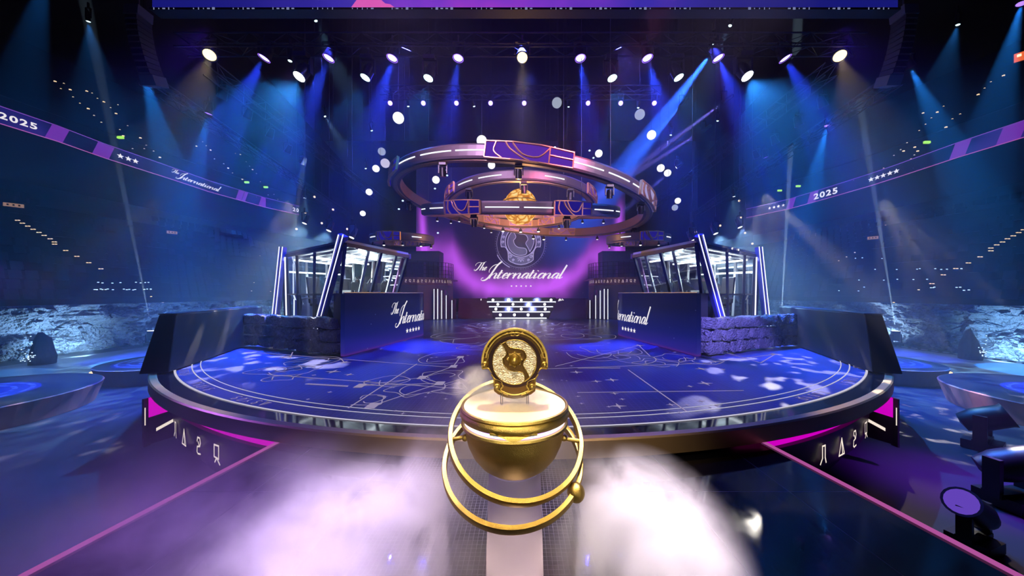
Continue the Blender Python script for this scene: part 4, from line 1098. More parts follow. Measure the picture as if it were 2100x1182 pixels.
# LED banner overhead
k = NT('banner_picture'); tc = k.n('TexCoord'); sep = k.n('SeparateXYZ'); k.l(tc.outputs['Object'], sep.inputs[0])
nz = k.n('TexNoise'); nz.inputs['Scale'].default_value = .35; nz.inputs['Detail'].default_value = 3; k.l(tc.outputs['Object'], nz.inputs['Vector'])
cx = k.math('ABSOLUTE', k.math('ADD', sep.outputs[0], .8)); w_ = k.math('EXPONENT', k.math('MULTIPLY', k.math('MULTIPLY', cx, cx), -.055))
f = k.math('MULTIPLY', w_, k.math('MULTIPLY', nz.outputs[0], 1.7), clamp=True)
col = k.ramp(f, [(0,(.008,.01,.2)),(.35,(.05,.03,.45)),(.7,(.22,.04,.62)),(1,(.45,.05,.6))])
em = k.n('Emission'); k.l(col, em.inputs[0]); em.inputs[1].default_value = .9; k.l(em.outputs[0], k.out.inputs[0]); M['banner'] = k.m
M['pinkrock'] = emit('pink_banner_shape', (.85,.12,.55), .8)
bn = thing('led_banner', 'wide violet LED banner hanging over the front of the rig', 'screen', (0,9,10.97))
MB().box((.12,9.12,11.97), (20.9,.2,2.0)).build('banner_panel', M['banner'], bn, True)
mb = MB(); bx = lambda px: (px-CX)*9/F_
mb.slab([(bx(718),10.98),(bx(812),10.98),(bx(800),11.1),(bx(790),11.12),(bx(778),11.26),(bx(764),11.32),(bx(752),11.5),(bx(738),11.36),(bx(730),11.2)], 0, .004, lambda u,v,w: Vector((u,9.012-w,v)))
mb.build('banner_figure', M['pinkrock'], bn, True)
lp = MB(); lp.box((.12,9.1,10.93), (20.9,.3,.06)); lp.build('banner_lip', M['black'], bn, True)
mb = MB(); rnd = random.Random(11)
for i in range(150):
    x = -10.2+i*.138
    if (i % 8) < 5: mb.box((x,8.945,10.925), (.02+.05*(rnd.random() > .6),.01,.03+.03*(i % 3 == 0)))
mb.build('lip_mark', emit('lip_marks', (.35,.4,.7), .5), bn, True)

def par(label, p, dst, lens, group, halo=None, r=.16, light=None):
    """a round lamp can with yoke, its lens facing dst; light = (watt, colour, cone, blend, gobo)"""
    p = Vector(p); root = thing('stage_spotlight', label, 'stage light', p, group)
    v = (Vector(dst)-p).normalized(); m = aim((0,0,0), v).to_matrix()
    MB().lathe([(1e-4,.42),(r*.7,.4),(r*.8,.3),(r,.05),(r*1.08,-.02),(r*1.08,-.05),(r*.98,-.05)], 18, (0,0,0), m).build('lamp_can', M['housing'], root, smooth=True)
    MB().lathe([(1e-4,-.03),(r*.86,-.035)], 18, (0,0,0), m).build('lens', lens, root); ln_ = root.children[-1]
    if halo: MB().lathe([(r*.93,-.056),(r*1.08,-.056)], 24, (0,0,0), m).build('lens_rim', halo, root).parent = ln_
    y = MB(); s_ = r*1.25
    y.bar((-s_,0,.1),(-s_,0,.5),.03,.06); y.bar((s_,0,.1),(s_,0,.5),.03,.06); y.bar((-s_,0,.5),(s_,0,.5),.06,.03); y.bar((0,0,.5),(0,0,.72),.05); y.build('yoke', M['housing'], root)
    if light:
        watt, c, deg, bl, gob = light
        o = spot('beam', p+v*.12, p+v*5, watt, c, deg, bl, .05, None, gob); o.parent = root; o.location = v*.12
    return root

BLUE = (.02,.055,1); VIO = (.3,.1,1); TEAL = (.03,.3,1); WHT = (.3,.6,1); WARM = (1,.72,.42)
KB = 1.0
# row 1
row1 = [(430,112,'warm'),(543,117,'blue'),(675,117,'blue'),(805,117,'blue'),(940,117,'blue'),(1071,117,'warm'),(1190,117,'blue'),(1327,117,'blue'),(1472,117,'blue'),(1609,118,'blue'),(1722,114,'warm')]
for i, (px, py, kd) in enumerate(row1):
    p = W(px, py, 10.8); x = p.x
    lab = '%s stage spotlight in the long upper row, %s from the left' % ('warm amber' if kd == 'warm' else 'blue violet', ORD[i])
    if kd == 'warm':
        tgt = (x*.35, 9.0, 0) if abs(x) > 2 else (0, 6.0, 1.5)
        par(lab, p, tgt if abs(x) < 2 else (x*.55, 4.5, 1.6), M['lens_warm'], 'long upper row of stage spotlights', None, .2, (LT['warm'], WARM, 17, .5, None))
    else:
        par(lab, p, (x*1.5, 9.4, 0), M['lens_blue'], 'long upper row of stage spotlights', M['lens_halo'], .17, (LT['blue']*(.55 if abs(x) < 3 else 1), BLUE, 26, 1.0, None))
# row 2
row2 = [(622,152,1),(755,156,0),(882,157,0),(1252,157,0),(1386,156,0),(1524,151,1)]
for i, (px, py, big) in enumerate(row2):
    p = W(px, py, 10.8); x = p.x
    v = Vector((x*(.03 if big else .06), -.45 if big else -.2, -1)).normalized()
    root = moving_head('moving head light with white lens under the front truss, %s from the left' % ORD[i], p+Vector((0,0,.62)), 'moving heads under the front truss', M['lens_white'] if big else M['lens_teal'], v, 1.25 if big else 1.1)
    g = ('noise', (7,7,7), .44, .62, (i*1.3,i,0))
    o = spot('beam', p+v*.36, p+v*5, LT['teal']*(2.6 if big else .8), TEAL, 74 if big else 62, 1.0 if big else .5, .05, None, None if big else g); o.parent = root; o.location = p+v*.36-root.location
    MB().tube([p+Vector((0,0,.6)), p+Vector((0,0,1.05))], .03, 6).build('clamp', M['housing'], root, True)
# row 3 : small violet lamps facing the camera
for i, px in enumerate((800,868,936,1006,1075,1206,1273,1342)):
    p = W(px, 211.5, 16.2); v = (Vector((0,2,2.5))-p).normalized()
    par('small violet lamp facing forward on the rear truss, %s from the left' % ORD[i], p, p+v*4, emit('violet_star_lens', (.75,.6,1), 5) if i == 0 else bpy.data.materials['violet_star_lens'], 'small violet lamps on the rear truss', bpy.data.materials['lit_violet_rim'], .11, (LT['row3'], (.04,.04,1), 50, .8, None))
# side rows on the diagonal trusses
side = [(455,200,-1),(507,241,-1),(553,280,-1),(590,312,-1),(621,336,-1),(1688,217,1),(1638,256,1),(1590,293,1),(1552,322,1),(1522,349,1)]
for i, (px, py, s) in enumerate(side):
    d = 11.1*1.0 + (i % 5)*2.6; p = W(px, py, d); 
    dz = 8.0; d = F_*dz/(CY-py); p = W(px, py, d)
    par('violet rimmed side spotlight on the %s diagonal truss, %s from the front' % ('left' if s < 0 else 'right', ORD[i % 5]), p, (p.x+s*5.5, p.y+1.5, 0), M['lens_violet'], 'spotlights on the %s diagonal truss' % ('left' if s < 0 else 'right'), M['lens_halo'], .16, (LT['side'], BLUE, 16, .6, None))
# small white spots high up and teal washes
small = [(181,42,13,(-17,14,2),TEAL,34),(647,41,13,(-4.5,14.5,5),WHT,22),(1498,51,13,(4.5,13,5),WHT,22),(1965,49,13,(14.5,13.5,2),TEAL,30),(666,238,20,(-6.5,19,5),WHT,24),(595,123,11,(-8,10,3),VIO,20),
         (972,217,19,(-.5,19,5),WHT,12),(1166,218,19,(2.4,19.5,5),WHT,10),(1309,220,19,(5.5,19,5),WHT,10),(837,217,19,(-5,19,5),WHT,12),(762,267,20,(-7,20,5),WHT,10),(1376,276,20,(7.6,20,6),WHT,9),(593,333,26,(-18.3,26,2),TEAL,16),(1472,247,20,(9.8,20,6),WHT,9),(750,345,24,(-9,22,2),BLUE,14),(1462,88,12,(9.2,12,5),VIO,20),(1388,342,24,(9.2,22,2),BLUE,18)]
for i, (px, py, d, dst, c, deg) in enumerate(small):
    par('small white spot lamp high in the rig, %s of the scattered ones' % ORD[i], W(px, py, d), dst, M['lens_teal'], 'small scattered spot lamps', None, .07, (LT['small'], c, deg, .5, None))
# broad teal shafts from the outer truss
for i, (px, py, px2, py2, d, deg, e) in enumerate(((291,150,345,330,12,16,1),(428,243,385,420,14.4,17,.8),(1866,150,1960,330,12,17,1.2),(1697,268,1650,450,15.5,18,1.2),(1570,330,1625,500,20,9,.6),(2095,20,2040,220,11.5,15,.8),(100,-60,40,200,11,16,.3))):
    par('dark lamp on the outer truss throwing a broad teal shaft, %s of the set' % ORD[i], W(px, py, d)+Vector((0,0,.25)), W(px2, py2, d), M['lens_violet'], 'lamps throwing teal shafts', None, .14, (LT['shaft']*e, (.015,.24,.9), deg, .15, None))
# strong blue-violet beams crossing from the right
for i, (px, py, d, dst, c, deg, e) in enumerate(((1462,105,11.5,W(1150,520,23.5),(.025,.12,1),15,2.2),(1485,209,15,W(1140,468,23.5),(.25,.2,1),6,1.2),(1442,268,17,W(1120,470,23.5),(.25,.2,1),6,1.0),(1398,215,17,W(1170,480,23.5),(.04,.15,1),12,.8),(1388,343,21,W(1220,480,23.5),(.15,.15,1),7,.5))):
    par('bright violet beam lamp right of the centre of the rig, %s from the top' % ORD[i], W(px, py, d), dst, M['lens_white'], 'violet beam lamps on the right', None, .1, (LT['diag']*e, c, deg, .5, None))
# star lamps round the booths
booth_l = [(625,457,15.5),(675,472,14.2),(722,486,13.2),(1420,492,13.2),(1467,478,14.2),(1517,465,15.5),(625,405,19),(1505,402,19)]
for i, (px, py, d) in enumerate(booth_l):
    p = W(px, py, d); s = -1 if px < CX else 1
    lab = 'brilliant white spotlight over the %s booth, %s from the screen' % ('left' if s < 0 else 'right', ORD[(2-i) if i < 3 else ((i-3) if i < 6 else 3)])
    root = par(lab, p, (p.x+s*1.5, p.y-2.0, 0) if i < 6 else (p.x+s*.6, p.y, 0), M['lens_white'], 'white spotlights over the booths', None, .11 if i < 6 else .08, (LT['booth']*(1 if i < 6 else .5), (.3,.66,1), 92 if i < 6 else 60, .4, ('noise', (26,26,26), .48, .6, (i*2.0,0,i))))
    MB().tube([Vector((0,0,.7)), Vector((0,0,20-p.z))], .012, 5).build('drop_cable', M['wire'], root)
extra = [(608,470),(660,458),(712,470),(645,404),(626,436),(683,430),(1427,476),(1477,463),(1528,478),(1520,446),(1516,412),(1543,500)]
for i, (px, py) in enumerate(extra):
    p = W(px, py, 17); root = thing('small_bulb_lamp', 'small pinkish bulb among the white booth spotlights, %s from the left' % ORD[i], 'lamp', p, 'small bulbs above the booths')
    MB().sphere((0,0,0), .055, 8, 6).build('bulb', M['bulb'], root); MB().tube([(0,0,.04),(0,0,20-p.z)], .008, 4).build('drop_cable', M['wire'], root)
# floor beams shooting up
for i, (base, top, e, lab) in enumerate(((Vector((-21.0,18.3,.05)), W(240,360,18.3), .8, 'at the left rocky barrier'), (Vector((21.2,18.2,.05)), W(1787,395,18.2), 1.2, 'at the right rocky barrier'),
        (Vector((16.0,19.8,.05)), W(1622,330,19.8), 2.2, 'behind the right booth'), (Vector((-14.8,19.8,.05)), W(612,440,19.8), .8, 'behind the left booth'))):
    root = moving_head('black floor moving light shooting a thin white beam up %s' % lab, base, 'floor moving lights', M['lens_white'], (0,0,-1), 1.25)
    root.rotation_euler = (PI,0,0)
    v = (top-base).normalized(); o = spot('beam', base+Vector((0,0,.95)), base+Vector((0,0,.95))+v*5, LT['pillar']*e, (.55,.8,1), 1.7, .35, .02)
for i, (base, rz, lens, av, lab) in enumerate(((Vector((5.35,3.8,.01)), .3, M['lens_dusk'], (-.75,-.1,-.5), 'violet lensed moving light on the dark floor right of the runway'), (Vector((8.9,6.2,.01)), .5, M['lens_off'], (.2,.9,-.5), 'unlit black moving light on the floor before the right round platform'), (Vector((6.9,4.55,.01)), .1, M['lens_off'], (.6,.6,-.5), 'unlit black moving light at the right edge of the photo'))):
    root = moving_head(lab, base, None, lens, av, 1.0 if i == 0 else 1.35); root.rotation_euler = (PI,0,rz)
spot('blue_floor_beam', (5.2,3.7,.8), (6.6,5.4,2.2), 600, (.05,.1,1), 20, .6, .05)

# line array loudspeakers
M['speaker'] = pbr('grey_speaker_cabinet', (.2,.21,.25), .6); M['spkdark'] = pbr('dark_speaker_cabinet', (.05,.055,.08), .6)
for s, side_ in ((-1,'left'),(1,'right')):
    top = W(285 if s < 0 else 1853, 20, 9.6); root = thing('line_array_speaker', 'tall curved column of loudspeakers hanging at the %s of the overhead rig' % side_, 'loudspeaker', top)
    n = 12; p = top.copy(); ang = 0
    for i in range(n):
        a = math.radians(-3+i*2.2); m = Matrix.Rotation(a, 3, 'X')
        hh = .30 if i in (0,n-1) else .155
        big = i in (0, n-1)
        c = p+m @ Vector((0,0,-hh/2))
        cb_ = MB().box(c, (.42 if big else .34,.4,hh-.02), m).build('cabinet', M['speaker'] if big else M['spkdark'], root, True)
        if not big: MB().box(c+m @ Vector((0,-.21,-hh/2+.02)), (.3,.015,.02), m).build('cabinet_edge', M['speaker'], root, True).parent = cb_
        p = p+m @ Vector((0,0,-hh))+Vector((-s*.012,0,0))
    MB().bar(top+Vector((0,0,0)), top+Vector((0,0,5)), .03).build('hanging_chain', M['wire'], root, True)

# ================================================================== ribbon boards on the fascia
k = NT('ribbon_picture'); tc = k.n('TexCoord'); nz = k.n('TexNoise'); nz.inputs['Scale'].default_value = .22; nz.inputs['Detail'].default_value = 2; k.l(tc.outputs['Object'], nz.inputs['Vector'])
col = k.ramp(nz.outputs[0], [(.42,(.005,.004,.04)),(.6,(.014,.009,.13)),(.75,(.05,.02,.25))]); vv = k.n('TexVoronoi'); vv.inputs['Scale'].default_value = 1.6; k.l(tc.outputs['Object'], vv.inputs['Vector'])
col = k.mix(k.math('MULTIPLY', k.math('LESS_THAN', vv.outputs['Distance'], .05), .4), col, (.6,.6,1))
em = k.n('Emission'); k.l(col, em.inputs[0]); em.inputs[1].default_value = 1; k.l(em.outputs[0], k.out.inputs[0]); k.m.cycles.emission_sampling = 'NONE'; M['ribbon'] = k.m
M['ribedge'] = emit('ribbon_violet_edge', (.4,.12,.9), .5); M['ribstreak'] = emit('ribbon_violet_streak', (.36,.06,.85), .45); M['ribpink'] = emit('ribbon_pink_edge', (.9,.2,.75), .5)
def on_fascia(px, py, off=6.4):
    t = abs((px-CX)/F_); d = 2
    while d < 43:
        n = out_n(d)
        if t*d >= abs(bowl_x(d)+n.x*off): break
        d += .02
    return W(px, py, d)
RIBL = [(-140,178),(0,236),(117,274),(212,309),(350,355),(428,382),(541,415),(613,432)]
RIBR = [(2230,220),(2100,264.5),(1967,307),(1838,351.5),(1788,368),(1693,397),(1621,418),(1531,438)]
for s, lst, side_ in ((-1,RIBL,'left'),(1,RIBR,'right')):
    pts3 = [on_fascia(*p) for p in lst]
    root = thing('ribbon_board', 'long LED ribbon board with violet edges along the %s stand' % side_, 'screen', pts3[2])
    fine = []
    for i in range(len(pts3)-1):
        for q in range(6): fine.append(pts3[i].lerp(pts3[i+1], q/6))
    fine.append(pts3[-1])
    def at_px(px):
        for a, b in zip(fine, fine[1:]):
            pa = a.x/a.y*F_+CX; pb = b.x/b.y*F_+CX
            if min(pa,pb) <= px <= max(pa,pb):
                t = (px-pa)/(pb-pa); return a.lerp(b, t), (b-a).normalized()
        return fine[-1], (fine[-1]-fine[-2]).normalized()
    H = .98
    vs = []; fs = []
    for p in fine:
        o_ = Vector((s*.1,0,0)); vs += [p+Vector((0,0,-H/2)), p+Vector((0,0,H/2)), p+o_+Vector((0,0,H/2)), p+o_+Vector((0,0,-H/2))]
    for i in range(len(fine)-1):
        for j in range(4): fs.append((4*i+j, 4*i+4+j, 4*i+4+(j+1) % 4, 4*i+(j+1) % 4))
    MB().add(vs, fs).build('ribbon_screen', M['ribbon'], root, True)
    for zz in (-H/2, H/2):
        MB().tube([p+Vector((-s*.03,0,zz)) for p in fine], .026, 5).build('ribbon_edge', M['ribpink'] if zz < 0 else M['ribedge'], root, True)
    def lay(px, dy=0):
        p, t = at_px(px)
        if s > 0: t = -t           # read from left to right in the picture
        t = Vector((t.x, t.y, t.z))
        nn = Vector((-s,0,0))
        return lambda u, v, w: p+t*u+Vector((0,0,v+dy))+nn*(.03+w)
    rightdir = 1
    def txt(px, body, h, bold=.03):
        vs_, fs_ = text_polys(body, bold); xs = [v[0] for v in vs_]; w2 = (max(xs)+min(xs))/2; f = lay(px)
        sx = 1.2
        MB().add([f((v[0]-w2)*h*sx, (v[1]-.36)*h, 0) for v in vs_], fs_).build('ribbon_lettering', M['print'], root, True)
    def stars_(lst, r):
        mb = MB()
        for px in lst: mb.slab(star_poly(0,0,r), 0, .003, lay(px))
        mb.build('ribbon_star', M['print'], root, True)
    if s < 0:
        txt(37, '2025', .5); stars_((246,262.6,277), .2); txt(606, '20', .55)
        f = lay(405); script_mb(lambda u, v, w: f(u-1.75, v-.2, w), 3.5).build('ribbon_script', M['print'], root, True)
        streaks = [(112,.5),(126,.35),(212,.8),(492,.5),(502,.3),(540,.7)]
    else:
        txt(1693, '2025', .7); stars_((1787,1799.6,1812,1825.7,1839), .2); stars_((1579,1588,1597,1607), .17)
        streaks = [(1961,.35),(1972,.6),(2075,.9),(1621,.5),(1626,.3),(1667,.7)]
    for i, (px, w2) in enumerate(streaks):
        mb = MB(); f = lay(px); sl = .14
        mb.slab([(-w2/2-sl,-H*.47),(w2/2-sl,-H*.47),(w2/2+sl,H*.47),(-w2/2+sl,H*.47)], -.02, -.018, f)
        mb.build('violet_streak', M['ribstreak'], root, True)

# ================================================================== step lights, exit lamps and signs of the stands
CLEAR = []
def on_lower(px, py):
    """point of the lower stand seen there"""
    t = (px-CX)/F_; e = (CY-py)/F_; s = -1 if px < CX else 1; d = 4
    while d < 50:
        n = out_n(d); x = abs(t)*d; o = (x-abs(bowl_x(d)))/abs(n.x)-.3
        if o > -.3 and CAMZ+e*d <= 2.3+max(0,o)*SL+.18: break
        d += .03
    return W(px, py, d)
def on_upper(px, py):
    t = (px-CX)/F_; e = (CY-py)/F_; d = 4
    while d < 50:
        n = out_n(d); x = abs(t)*d; o = (x-abs(bowl_x(d)))/abs(n.x)-6.6
        if o > 0 and CAMZ+e*d <= 14.3+o*.72+.25: break
        d += .03
    return W(px, py, d)
def step_light(p, label, group, pair=True, mat=None, r=.034):
    CLEAR.append(p); root = thing('step_light', label, 'step light', p, group)
    for dx in ((-.09,.09) if pair else (0,)):
        MB().box((dx,0,0), (r*1.9,r*1.9,r*1.3)).build('lit_face', mat or M['bulb'], root)
    MB().box((0,0,-r*1.2), (.26 if pair else .1,.06,.03)).build('holder', M['black'], root)
LL = [(36,452),(46,458),(57,464),(68,470.5),(80,477),(90.5,483),(103,490),(111.6,496.5),(112,501),(134.8,514),(157.6,526),(182,539),(207,551.6)]
RR = [(2099,471.5),(2089,477.4),(2078,484),(2066,490),(2056,496.6),(2044,502.5),(2032,509),(2032,514.6),(2010,527),(1986,539.5),(1960,551),(1934.6,564),(1911,582)]
for lst, side_ in ((LL,'left'),(RR,'right')):
    for i, (px, py) in enumerate(lst):
        step_light(on_lower(px, py), 'pair of step lights on the aisle of the lower %s stand, %s from the top' % (side_, ORD[i]), 'aisle step lights of the lower %s stand' % side_)
for i, (px, py) in enumerate(((1753,518),(1736,527),(1720,535),(1884,594.5),(1816,462),(1878,407),(1833,620.5),(1808,633))):
    step_light(on_lower(px, py), 'single warm step light on the lower right stand, %s of the scattered ones' % ORD[i], 'scattered lights of the lower right stand', False)
for i, (px, py) in enumerate(((310,608.5),(334,621),(364,429),(412,435),(521,580),(516,597),(555,598),(533,525))):
    step_light(on_lower(px, py), 'single warm step light on the lower left stand, %s of the scattered ones' % ORD[i], 'scattered lights of the lower left stand', False)
rnd = random.Random(21)
for i in range(26):
    px = rnd.uniform(190,310); py = 580+rnd.choice((0,14))+rnd.uniform(-1,1)
    step_light(on_lower(px, py), 'faint blue seat light low on the lower left stand', 'faint seat lights of the lower left stand', False, M['bulbcool'], .03)
    px = rnd.uniform(1700,1990); py = rnd.choice((530,552,574,590,596))+rnd.uniform(-1,1)
    step_light(on_lower(px, py), 'faint blue seat light across the lower right stand', 'faint seat lights of the lower right stand', False, M['bulbcool'], .03)
UL = [(113,167),(131,171),(125,182),(144,184),(150,199),(164,212),(181,223),(193,237),(208,251),(178,187),(189,191),(200,202),(213,209),(242,215),(227,221),(238,233),(262,258),(246,266),(288,283),(300,298),(315,310),(328,323),(272,305),(296,305),(253,279)]
UL2 = [(403,300),(416,291),(423,299),(432,308),(440,326),(459,336),(468,345),(477,355),(483,315),(493,317),(505,332),(512,341),(518,348),(526,356),(534,373),(545,384),(562,399),(570,409),(497,368),(550,400)]
UR = [(2058,155),(2032,168),(2019,181),(2006,194),(1969,234),(1953,244),(1940,261),(1935,218),(1910,242),(1893,232),(1898,255),(1885,268),(1922,230),(1923,231),(1860,293),(1876,302),(1847,307),(1833,319),(1853,310),(1875,318),(1868,326),(1882,310),(1812,345),(1804,372)]
for lst, lab in ((UL,'upper left stand, front flock'),(UL2,'upper left stand, rear flock'),(UR,'upper right stand')):
    for i, (px, py) in enumerate(lst):
        step_light(on_upper(px, py), 'tiny warm lit dot among the dark seats of the %s' % lab, 'warm dots of the '+lab, False, None, .03 if i % 3 else .05)
M['exitgreen'] = emit('green_exit_glow', (.45,1,.12), 1.0); M['signwarm'] = emit('dim_orange_sign', (.75,.42,.28), .38); M['signdark'] = pbr('sign_dark_mark', (.05,.02,.015), .5); M['signred'] = emit('red_display', (1,.16,.05), 1.0)
for i, (px, py, nm) in enumerate(((247,282,'left stand above the stars of the ribbon board'),(506,374,'far left stand above the ribbon board'),(545,384,'far end of the upper left stand'),(1901,292,'upper right stand above the ribbon board'),(1637,382,'far right stand above the ribbon board'),(1599,391,'far end of the upper right stand'))):
    p = on_upper(px, py); root = thing('exit_light', 'small green exit light on the '+nm, 'exit light', p)
    MB().box((0,0,0), (.4,.12,.16)).build('lit_panel', M['exitgreen'], root); MB().box((0,.09,0), (.46,.06,.22)).build('back_box', M['black'], root)
for i, (px, py, w2, nm) in enumerate(((28,421,.72,'over the lower left stand aisle'),(353,477,.62,'in the middle of the lower left stand'),(1790,488,.62,'in the middle of the lower right stand'))):
    p = on_lower(px, py); p = Vector((p.x*.96, p.y*.96, CAMZ+(p.z-CAMZ)*.96)); root = thing('block_sign', 'dim orange block sign '+nm, 'sign', p)
    s = -1 if px < CX else 1; m = Matrix.Rotation(s*-.9, 3, 'Z')
    MB().box((0,0,0), (w2,.08,.22), m).build('lit_panel', M['signwarm'], root)
    for q in (-.28,0,.28): MB().box(m @ Vector((q*w2,-.045,0)), (w2*.1,.02,.1), m).build('dark_mark', M['signdark'], root)
    MB().box(m @ Vector((0,.1,.0)), (w2*1.1,.1,.3), m).build('back_box', M['black'], root)
p = on_upper(2090,117); root = thing('score_display', 'small red display high on the upper right stand', 'display', p)
m = Matrix.Rotation(-.9, 3, 'Z')
MB().box((0,0,0), (.42,.08,.62), m).build('red_panel', M['signred'], root); MB().box(m @ Vector((0,.08,0)), (.5,.1,.75), m).build('back_box', M['black'], root); MB().box(m @ Vector((0,-.05,.1)), (.18,.02,.18), m).build('bright_figure', M['lens_warm'], root)

for sgn, side_ in ((-1, 'left'), (1, 'right')):
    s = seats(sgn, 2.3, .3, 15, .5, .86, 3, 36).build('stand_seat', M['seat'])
    tag(s, 'rows of dark empty seats on the lower %s stand' % side_, 'seats', None, 'stuff')
# ================================================================== round side platforms and walkway
k = NT('platform_top_blue_rings'); b = k.n('BsdfPrincipled'); tc = k.n('TexCoord'); vl = k.n('VectorMath'); vl.operation = 'LENGTH'; k.l(tc.outputs['Object'], vl.inputs[0])
r_ = vl.outputs['Value']
nz = k.n('TexNoise'); nz.inputs['Scale'].default_value = 6; nz.inputs['Detail'].default_value = 4; k.l(tc.outputs['Object'], nz.inputs['Vector'])
rings = k.math('GREATER_THAN', k.math('SINE', k.math('MULTIPLY', r_, 24)), .55); inside = k.math('LESS_THAN', r_, 1.5)
f = k.math('MULTIPLY', k.math('MULTIPLY', rings, inside), k.math('GREATER_THAN', nz.outputs[0], .46))
k.l(k.mix(inside, (.012,.015,.025), (.012,.02,.12)), b.inputs['Base Color']); b.inputs['Roughness'].default_value = .35
k.l(k.mix(f, (0,0,0), (.1,.25,1)), b.inputs['Emission Color']); b.inputs['Emission Strength'].default_value = .35
k.l(b.outputs[0], k.out.inputs[0]); k.m.cycles.emission_sampling = 'NONE'; M['plattop'] = k.m
M['platside'] = pbr('tan_platform_side', (.2,.13,.11), .5); M['platred'] = pbr('dark_red_platform_side', (.09,.02,.03), .5)
for s, side_ in ((-1,'left'),(1,'right')):
    for (cx_, cy_, r, nm) in ((12.9,12.0,1.85,'behind'),(13.7,7.4,2.5,'beside')):
        root = thing('round_platform', 'low round side platform %s the %s edge of the big stage' % (nm, side_), 'platform', (cx_*s,cy_,.55))
        MB().lathe([(1e-4,0),(r,0)], 64).build('platform_top', M['plattop'], root)
        MB().lathe([(r,0),(r+.03,-.02),(r-.12,-.54)], 64).build('platform_side', M['platside'] if nm == 'behind' else M['platred'], root)
        a = Vector((s*r*.72, -r*.72, -.2)); MB().sphere(a, .06, 10, 6).build('side_lamp', M['bulb'], root)
    o = MB().add([(15.6*s,3,.012),(20.6*s,3,.012),(21.3*s,12,.012),(20.6*s,22,.012),(17.5*s,30,.012),(14.5*s,28,.012),(16.0*s,20,.012),(16.2*s,12,.012)], [tuple(range(8))]).build('floor_%d' % (2 if s < 0 else 3), pbr('pale_walkway_%s' % side_, (.3,.3,.33), .35, var=(.7,.6)))
    struct(o)
    mb = MB()
    for i in range(40):
        y = 9+i*.42; x = (bowl_x(y)+1.7)*-s*-1 if s < 0 else -(bowl_x(y)+1.7)
        mb.box((x,y,.03), (.1,.22,.03))
    tag(mb.build('floor_dash', M['whiteframe']), 'dashed white line at the foot of the %s rocky barrier' % side_, 'floor marking')
M['twig'] = pbr('dark_twig', (.03,.03,.05), .8)
for s, side_ in ((-1,'left'),(1,'right')):
    base = Vector((-20.2,13.6,.02)) if s < 0 else Vector((20.4,14.6,.02))
    root = thing('fairy_light_bush', 'dark rock stack with tiny sparkling lights before the %s barrier' % side_, 'decoration', base)
    rnd = random.Random(9+s)
    ck = MB().lathe([(.36,0),(.35,.3),(.29,.6),(.22,.95),(.12,1.25),(1e-3,1.4)], 18)
    ck.v = [p*(1+.25*noise.noise(p*2.3+Vector((s*4,0,0)))) for p in ck.v]; ck.build('dark_rock_cone', M['twig'], root)
    mb = MB()
    for i in range(22): mb.sphere((rnd.gauss(0,.16), -.36-.1*rnd.random(), abs(rnd.gauss(0,.4))+.2), .02, 6, 4)
    mb.build('tiny_light', M['bulbcool'], root)
# ================================================================== trophy on its gold bowl
TX = -.033; TD = 1.75
ac = Vector((TX, TD, 2.632)); ak = .18
tr = thing('trophy_shield', 'round topped bronze shield trophy with pale scroll relief standing on the gold bowl', 'trophy', (TX,TD,2.415))
def tf(lift): return lambda u, v, w: Vector((ac.x+u*ak, ac.y-lift-w, ac.z+v*ak))
MB().slab(SHIELD, -.026, .012, tf(0)).build('shield_plate', M['bronze'], tr, True, bevel=.004)
fr = Matrix.Identity(4); fr.translation = ac
MX90 = Matrix.Translation(ac) @ Matrix.Rotation(PI/2, 4, 'X')
def ringxz(r0, r1, y0, y1, a0=0, a1=360, n=72):
    return MB().ring(MX90, [(r0*ak, y0),(r1*ak, y0),(r1*ak, y1),(r0*ak, y1)], n, math.radians(a0), math.radians(a1))
mb = ringxz(.93, 1.0, -.026, .024, -8, 188); mb.build('outer_arch', M['gold'], tr, True, bevel=.002)
ringxz(.845, .885, .0, .022, 8, 172).build('inner_arch', M['gold'], tr, True, bevel=.0015)
ringxz(.665, .775, .0, .020).build('dark_ring', M['darkbronze'], tr, True, bevel=.002)
ringxz(.64, .668, .0, .024).build('disc_rim', M['gold'], tr, True, bevel=.001)
k = NT('pale_scroll_relief'); b = k.n('BsdfPrincipled'); tc = k.n('TexCoord'); wv = k.n('TexWave'); wv.wave_type = 'RINGS'; wv.inputs['Scale'].default_value = 26; wv.inputs['Distortion'].default_value = 14; wv.inputs['Detail'].default_value = 2; wv.inputs['Detail Scale'].default_value = 2.2
k.l(tc.outputs['Object'], wv.inputs['Vector']); k.l(k.ramp(wv.outputs[0], [(.08,(.45,.34,.18)),(.25,(.85,.76,.55)),(1,(.98,.92,.76))]), b.inputs['Base Color'])
b.inputs['Metallic'].default_value = .5; b.inputs['Roughness'].default_value = .36
bp = k.n('Bump'); bp.inputs['Strength'].default_value = .8; bp.inputs['Distance'].default_value = .004; k.l(wv.outputs[0], bp.inputs['Height']); k.l(bp.outputs[0], b.inputs['Normal'])
k.l(b.outputs[0], k.out.inputs[0]); M['relief'] = k.m
for L in (LOBE_A, LOBE_B):
    rl_ = MB().slab(L, .012, .026, tf(0)).build('relief_lobe', M['relief'], tr, True, bevel=.002)
    mb = MB(); pts = [tf(.027)(p[0], p[1], 0) for p in L]; mb.tube(pts, .0022, 6, closed=True); mb.build('lobe_edge', M['gold'], tr, True).parent = rl_
